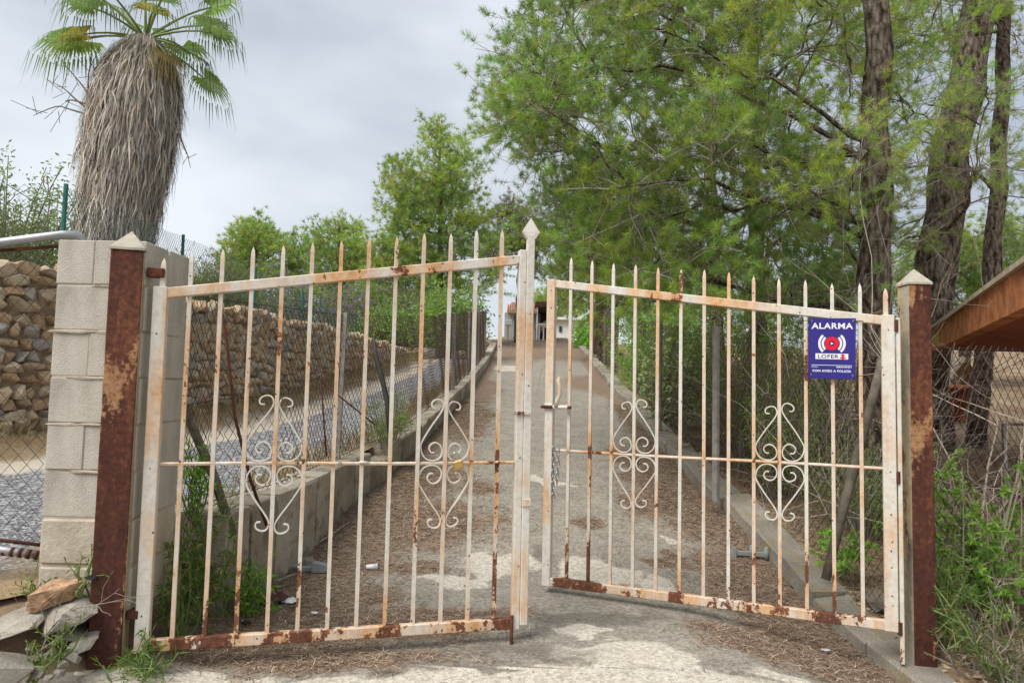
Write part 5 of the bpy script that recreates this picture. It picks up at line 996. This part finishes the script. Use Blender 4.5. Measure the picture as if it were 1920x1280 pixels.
rock('concrete_chunk', 'thick broken concrete slab wedged against the left gate post', at(128, 1146, 2.99), (.24, .20, .085), 'rubble', (.12, -.22, .2), 26, .85, 'concrete', GRB, 4)
rock('concrete_chunk', 'wide pale concrete slab sloping below the gravel at the left edge', at(22, 1168, 2.94), (.27, .22, .06), 'rubble', (.3, -.30, .15), 26, .9, 'concrete', GRB, 5)
rock('concrete_chunk', 'pale angular concrete block in the bottom left corner', at(2, 1258, 2.72), (.22, .2, .17), 'rubble', (.1, .1, .5), 18, .85, 'concrete', GRB, 6)
rock('concrete_chunk', 'rough concrete footing at the base of the left gate post', Vector((-1.74, 3.0, .30)), (.42, .34, .16), 'rubble', (0, .12, .2), 26, .8, 'concrete', GRB, 7)
rock('concrete_chunk', 'rough concrete footing at the base of the right gate post', Vector((2.20, 3.62, .11)), (.40, .36, .22), 'rubble', (0, .1, .3), 26, .7, 'concrete', None, 8)
rock('rock', 'dark flat stone under the broken concrete slab', at(128, 1186, 3.0), (.16, .16, .05), 'kerb', (.1, .2, .3), group=GRB, seed=9)
rock('rock', 'tan flat stone low against the left gate post', at(155, 1205, 2.96), (.14, .14, .05), 'rubble', (.2, -.4, .3), group=GRB, seed=10)
small = [(75, 1232, 2.82), (98, 1222, 2.86), (118, 1245, 2.80), (70, 1262, 2.75), (92, 1270, 2.74), (140, 1232, 2.86), (150, 1265, 2.78), (55, 1215, 2.84), (110, 1262, 2.77), (130, 1220, 2.9)]
mb = MB()
for u, v, Yd in small + [(rr.uniform(40, 190), rr.uniform(1190, 1278), None) for _ in range(70)]:
    p = gr(u, v) if Yd is None else at(u, v, Yd); p = Vector((p.x, p.y, max(gz(p.x, p.y), p.z if Yd else 0))); s = rr.uniform(.012, .035) if Yd is None else rr.uniform(.03, .06); v_, f_ = rock_data(rr, (s, s * .9, s * .7), 14, .5); mb.add([Vector(q) + p for q in v_], f_)
tag(mb.build('gravel', M['rubble']), 'small pale stones and gravel between the rubble at bottom left', 'gravel', kind='stuff')
mb = MB()
for i in range(260):
    y_ = 2.75 + 5 * rr.random() ** 1.6; x_ = rr.uniform(-1.4, 1.8); s = rr.uniform(.006, .016); v_, f_ = rock_data(rr, (s, s, s * .7), 10, .4); mb.add([Vector(q) + Vector((x_, y_, float(DRV(x_, y_)) + .005)) for q in v_], f_)
tag(mb.build('grit', M['rubble']), 'loose grit and tiny stones strewn over the concrete driveway', 'gravel', kind='stuff')
for lab, u, v, sz, sd in [('pale boulder at the far end of the lane', 790, 652, .5, 31), ('long grey boulder left of the lane end', 740, 655, .45, 32), ('small tan boulder in front of the lane end thicket', 715, 660, .35, 33), ('round grey boulder at the lane bend', 800, 640, .55, 34), ('tan boulder at the bend beside the shrub', 860, 662, .4, 35)]:
    p = at(u, v, 19.5); p.z = float(LANE(19.5)) + .12; rock('boulder', lab, p, (sz, sz * .8, sz * .7), 'stone', (0, 0, sd), cat='boulder', group='boulders at the lane end', seed=sd)
def onroad(u, v, dz=.01, s=.115):
    p = gr(u, v); p.z = float(DRV(p.x, p.y)) + dz
    for _ in range(6):
        d = ray(u, v); t_ = (float(DRV(p.x, p.y)) + dz - CAMH) / d.z; p = Vector((0, 0, CAMH)) + d * ((p.y + t_) / 2) if d.z < 0 else p; p.z = float(DRV(p.x, p.y)) + dz
    return p
# maroon cloth: a crumpled sheet
def crumple(name, label, p, sx, sy, h, mat, seed, cat, n=16, rot=0):
    V = []; F = []
    for i in range(n):
        for j in range(n):
            a, b = i / (n - 1) - .5, j / (n - 1) - .5; ed = 1 + .25 * mnoise.noise((math.atan2(b, a) * 1.5, seed, 3)); r_ = min(.5, math.hypot(a, b)) ; k = (max(abs(a), abs(b)) / max(1e-6, math.hypot(a, b)))
            x, y = a * k * 2 * sx / 2 * ed, b * k * 2 * sy / 2 * ed; z = h * (.35 + .65 * mnoise.noise((x / sx * 4 + seed, y / sy * 4, 1)) + .35 * mnoise.noise((x / sx * 11, y / sy * 11 + seed, 2))) * (1 - 1.4 * r_ * r_ * 2) + .012
            V.append((x, y, max(z, .004)))
    b0 = len(V); V += [(x, y, z - .004) for x, y, z in V]
    for i in range(n - 1):
        for j in range(n - 1): q = (i * n + j, (i + 1) * n + j, (i + 1) * n + j + 1, i * n + j + 1); F.append(q); F.append(tuple(b0 + k for k in reversed(q)))
    rim = [i * n for i in range(n)] + [(n - 1) * n + j for j in range(1, n)] + [i * n + n - 1 for i in range(n - 2, -1, -1)] + [j for j in range(n - 2, 0, -1)]
    for a, b in zip(rim, rim[1:] + rim[:1]): F.append((a, a + b0, b + b0, b))
    mb = MB(); mb.add(V, F); o = mb.build(name, M[mat], None, True, p, (0, 0, rot)); return tag(o, label, cat)
crumple('crumpled_cloth', 'crumpled maroon cloth lying at the foot of the low wall', onroad(505, 1128, 0), .20, .17, .10, 'cloth', 3, 'cloth', 18, .4)
crumple('plastic_bag', 'crumpled white plastic wrapper beside the maroon cloth', onroad(545, 1130, 0), .10, .07, .03, 'plastic_white', 5, 'litter')
crumple('paper_scrap', 'small white paper scrap above the maroon cloth', onroad(492, 1100, 0), .035, .03, .03, 'plastic_white', 6, 'litter', 8)
crumple('paper_scrap', 'torn white scrap between the pickets right of the cloth', onroad(590, 1152, 0), .035, .025, .012, 'plastic_white', 7, 'litter', 8)
crumple('paper_scrap', 'white scrap on the needles in front of the right leaf', onroad(1548, 1220, 0), .05, .03, .008, 'plastic_white', 8, 'litter', 8)
crumple('plastic_scrap', 'green and white plastic scrap behind the left bottom rail', onroad(522, 1188, 0), .09, .035, .012, 'plastic_green', 9, 'litter', 8, .5)
crumple('black_scrap', 'small black crumpled scrap near the left bottom rail', onroad(462, 1172, 0), .05, .04, .025, 'black_bit', 10, 'litter', 8)
crumple('black_scrap', 'black crumpled scrap wedged above the concrete slab', at(172, 1088, 3.0), .05, .05, .03, 'black_bit', 14, 'litter', 8)
p = onroad(697, 1062, .016); bt = empty('plastic_cup', p, .3); tag(bt, 'small white plastic cup lying on its side on the needles', 'cup'); mb = MB(); mb.tube([(-.035, 0, 0), (.03, 0, 0)], [.014, .019], 10); mb.build('cup_body', M['plastic_white'], bt, True); mb = MB(); mb.tube([(.03, 0, 0), (.034, 0, 0)], .021, 10); mb.build('rim', M['plastic_white'], bt, True)
p = onroad(600, 1070, 0); gb = empty('broken_block', p, .2); tag(gb, 'grey broken wedge of concrete lying on the needles near the low wall', 'concrete'); mb = MB(); mb.prism([(-.05, 0), (.05, 0), (.05, .035), (-.04, .06)], -.04, .04); mb.build('wedge', M['grey_metal'], gb); mb = MB(); mb.box((-.08, .01, .015), (.07, .05, .03), .004); mb.build('chip', M['grey_metal'], gb)
for i, (u, v) in enumerate(((575, 1052), (545, 1062), (655, 925), (690, 905), (672, 915), (640, 930))):
    p = onroad(u, v, .02); rock('rubble_stone', ['grey stone chip close to the low wall end', 'second stone chip close to the low wall end', 'broken stone below the gap in the low wall', 'largest broken stone below the gap in the low wall', 'middle broken stone below the gap in the low wall', 'leftmost broken stone below the gap in the low wall'][i], p, (.10, .08, .06), 'kerb', (0, 0, i), cat='stone', group='stones along the low wall', seed=40 + i)
# grey gate stop with two knobs
p = onroad(1405, 1046, 0); gs = empty('gate_stop', p, R(-8)); tag(gs, 'grey metal gate stop bar with upright knobs on the needles by the right kerb', 'gate stop')
mb = MB(); mb.box((-.005, 0, .032), (.24, .022, .030), .003); mb.build('bar', M['grey_metal'], gs)
for x_, z_, r_ in ((.115, .085, .019), (.015, .095, .016)):
    mb = MB(); mb.tube([(x_, 0, 0), (x_, 0, z_ - .02), (x_, 0, z_ - .018), (x_, 0, z_ - .004), (x_, 0, z_)], [r_, r_, r_ * .8, r_ * .85, r_ * .3], 10); mb.build('knob', M['grey_metal'], gs, True)
mb = MB(); mb.prism([(-.15, 0), (-.09, 0), (-.09, .07), (-.11, .07)], -.02, .02); mb.build('bracket', M['grey_metal'], gs)
# dry twigs hanging round the left post
tangle('bare_shrub', 'thin dry twigs arching across the foot of the left gate post', (-1.80, 2.88, .36), 5, .5, .25, np.random.default_rng(5), .004, 'twig_pale', .7, 2, group='dry twigs')
# rocks behind the right kerb
for i, (x_, y_) in enumerate(((2.35, 4.35), (2.55, 4.45), (2.2, 4.25))):
    rock('rock', ['grey rock behind the right kerb at the brace foot', 'rock farthest from the brace in the row behind the right kerb', 'rock nearest the hinge stile behind the right kerb'][i], (x_, y_, gz(x_, y_) + .04), (.24, .16, .14), 'kerb', (0, 0, i), group='rocks behind the right kerb', seed=60 + i)
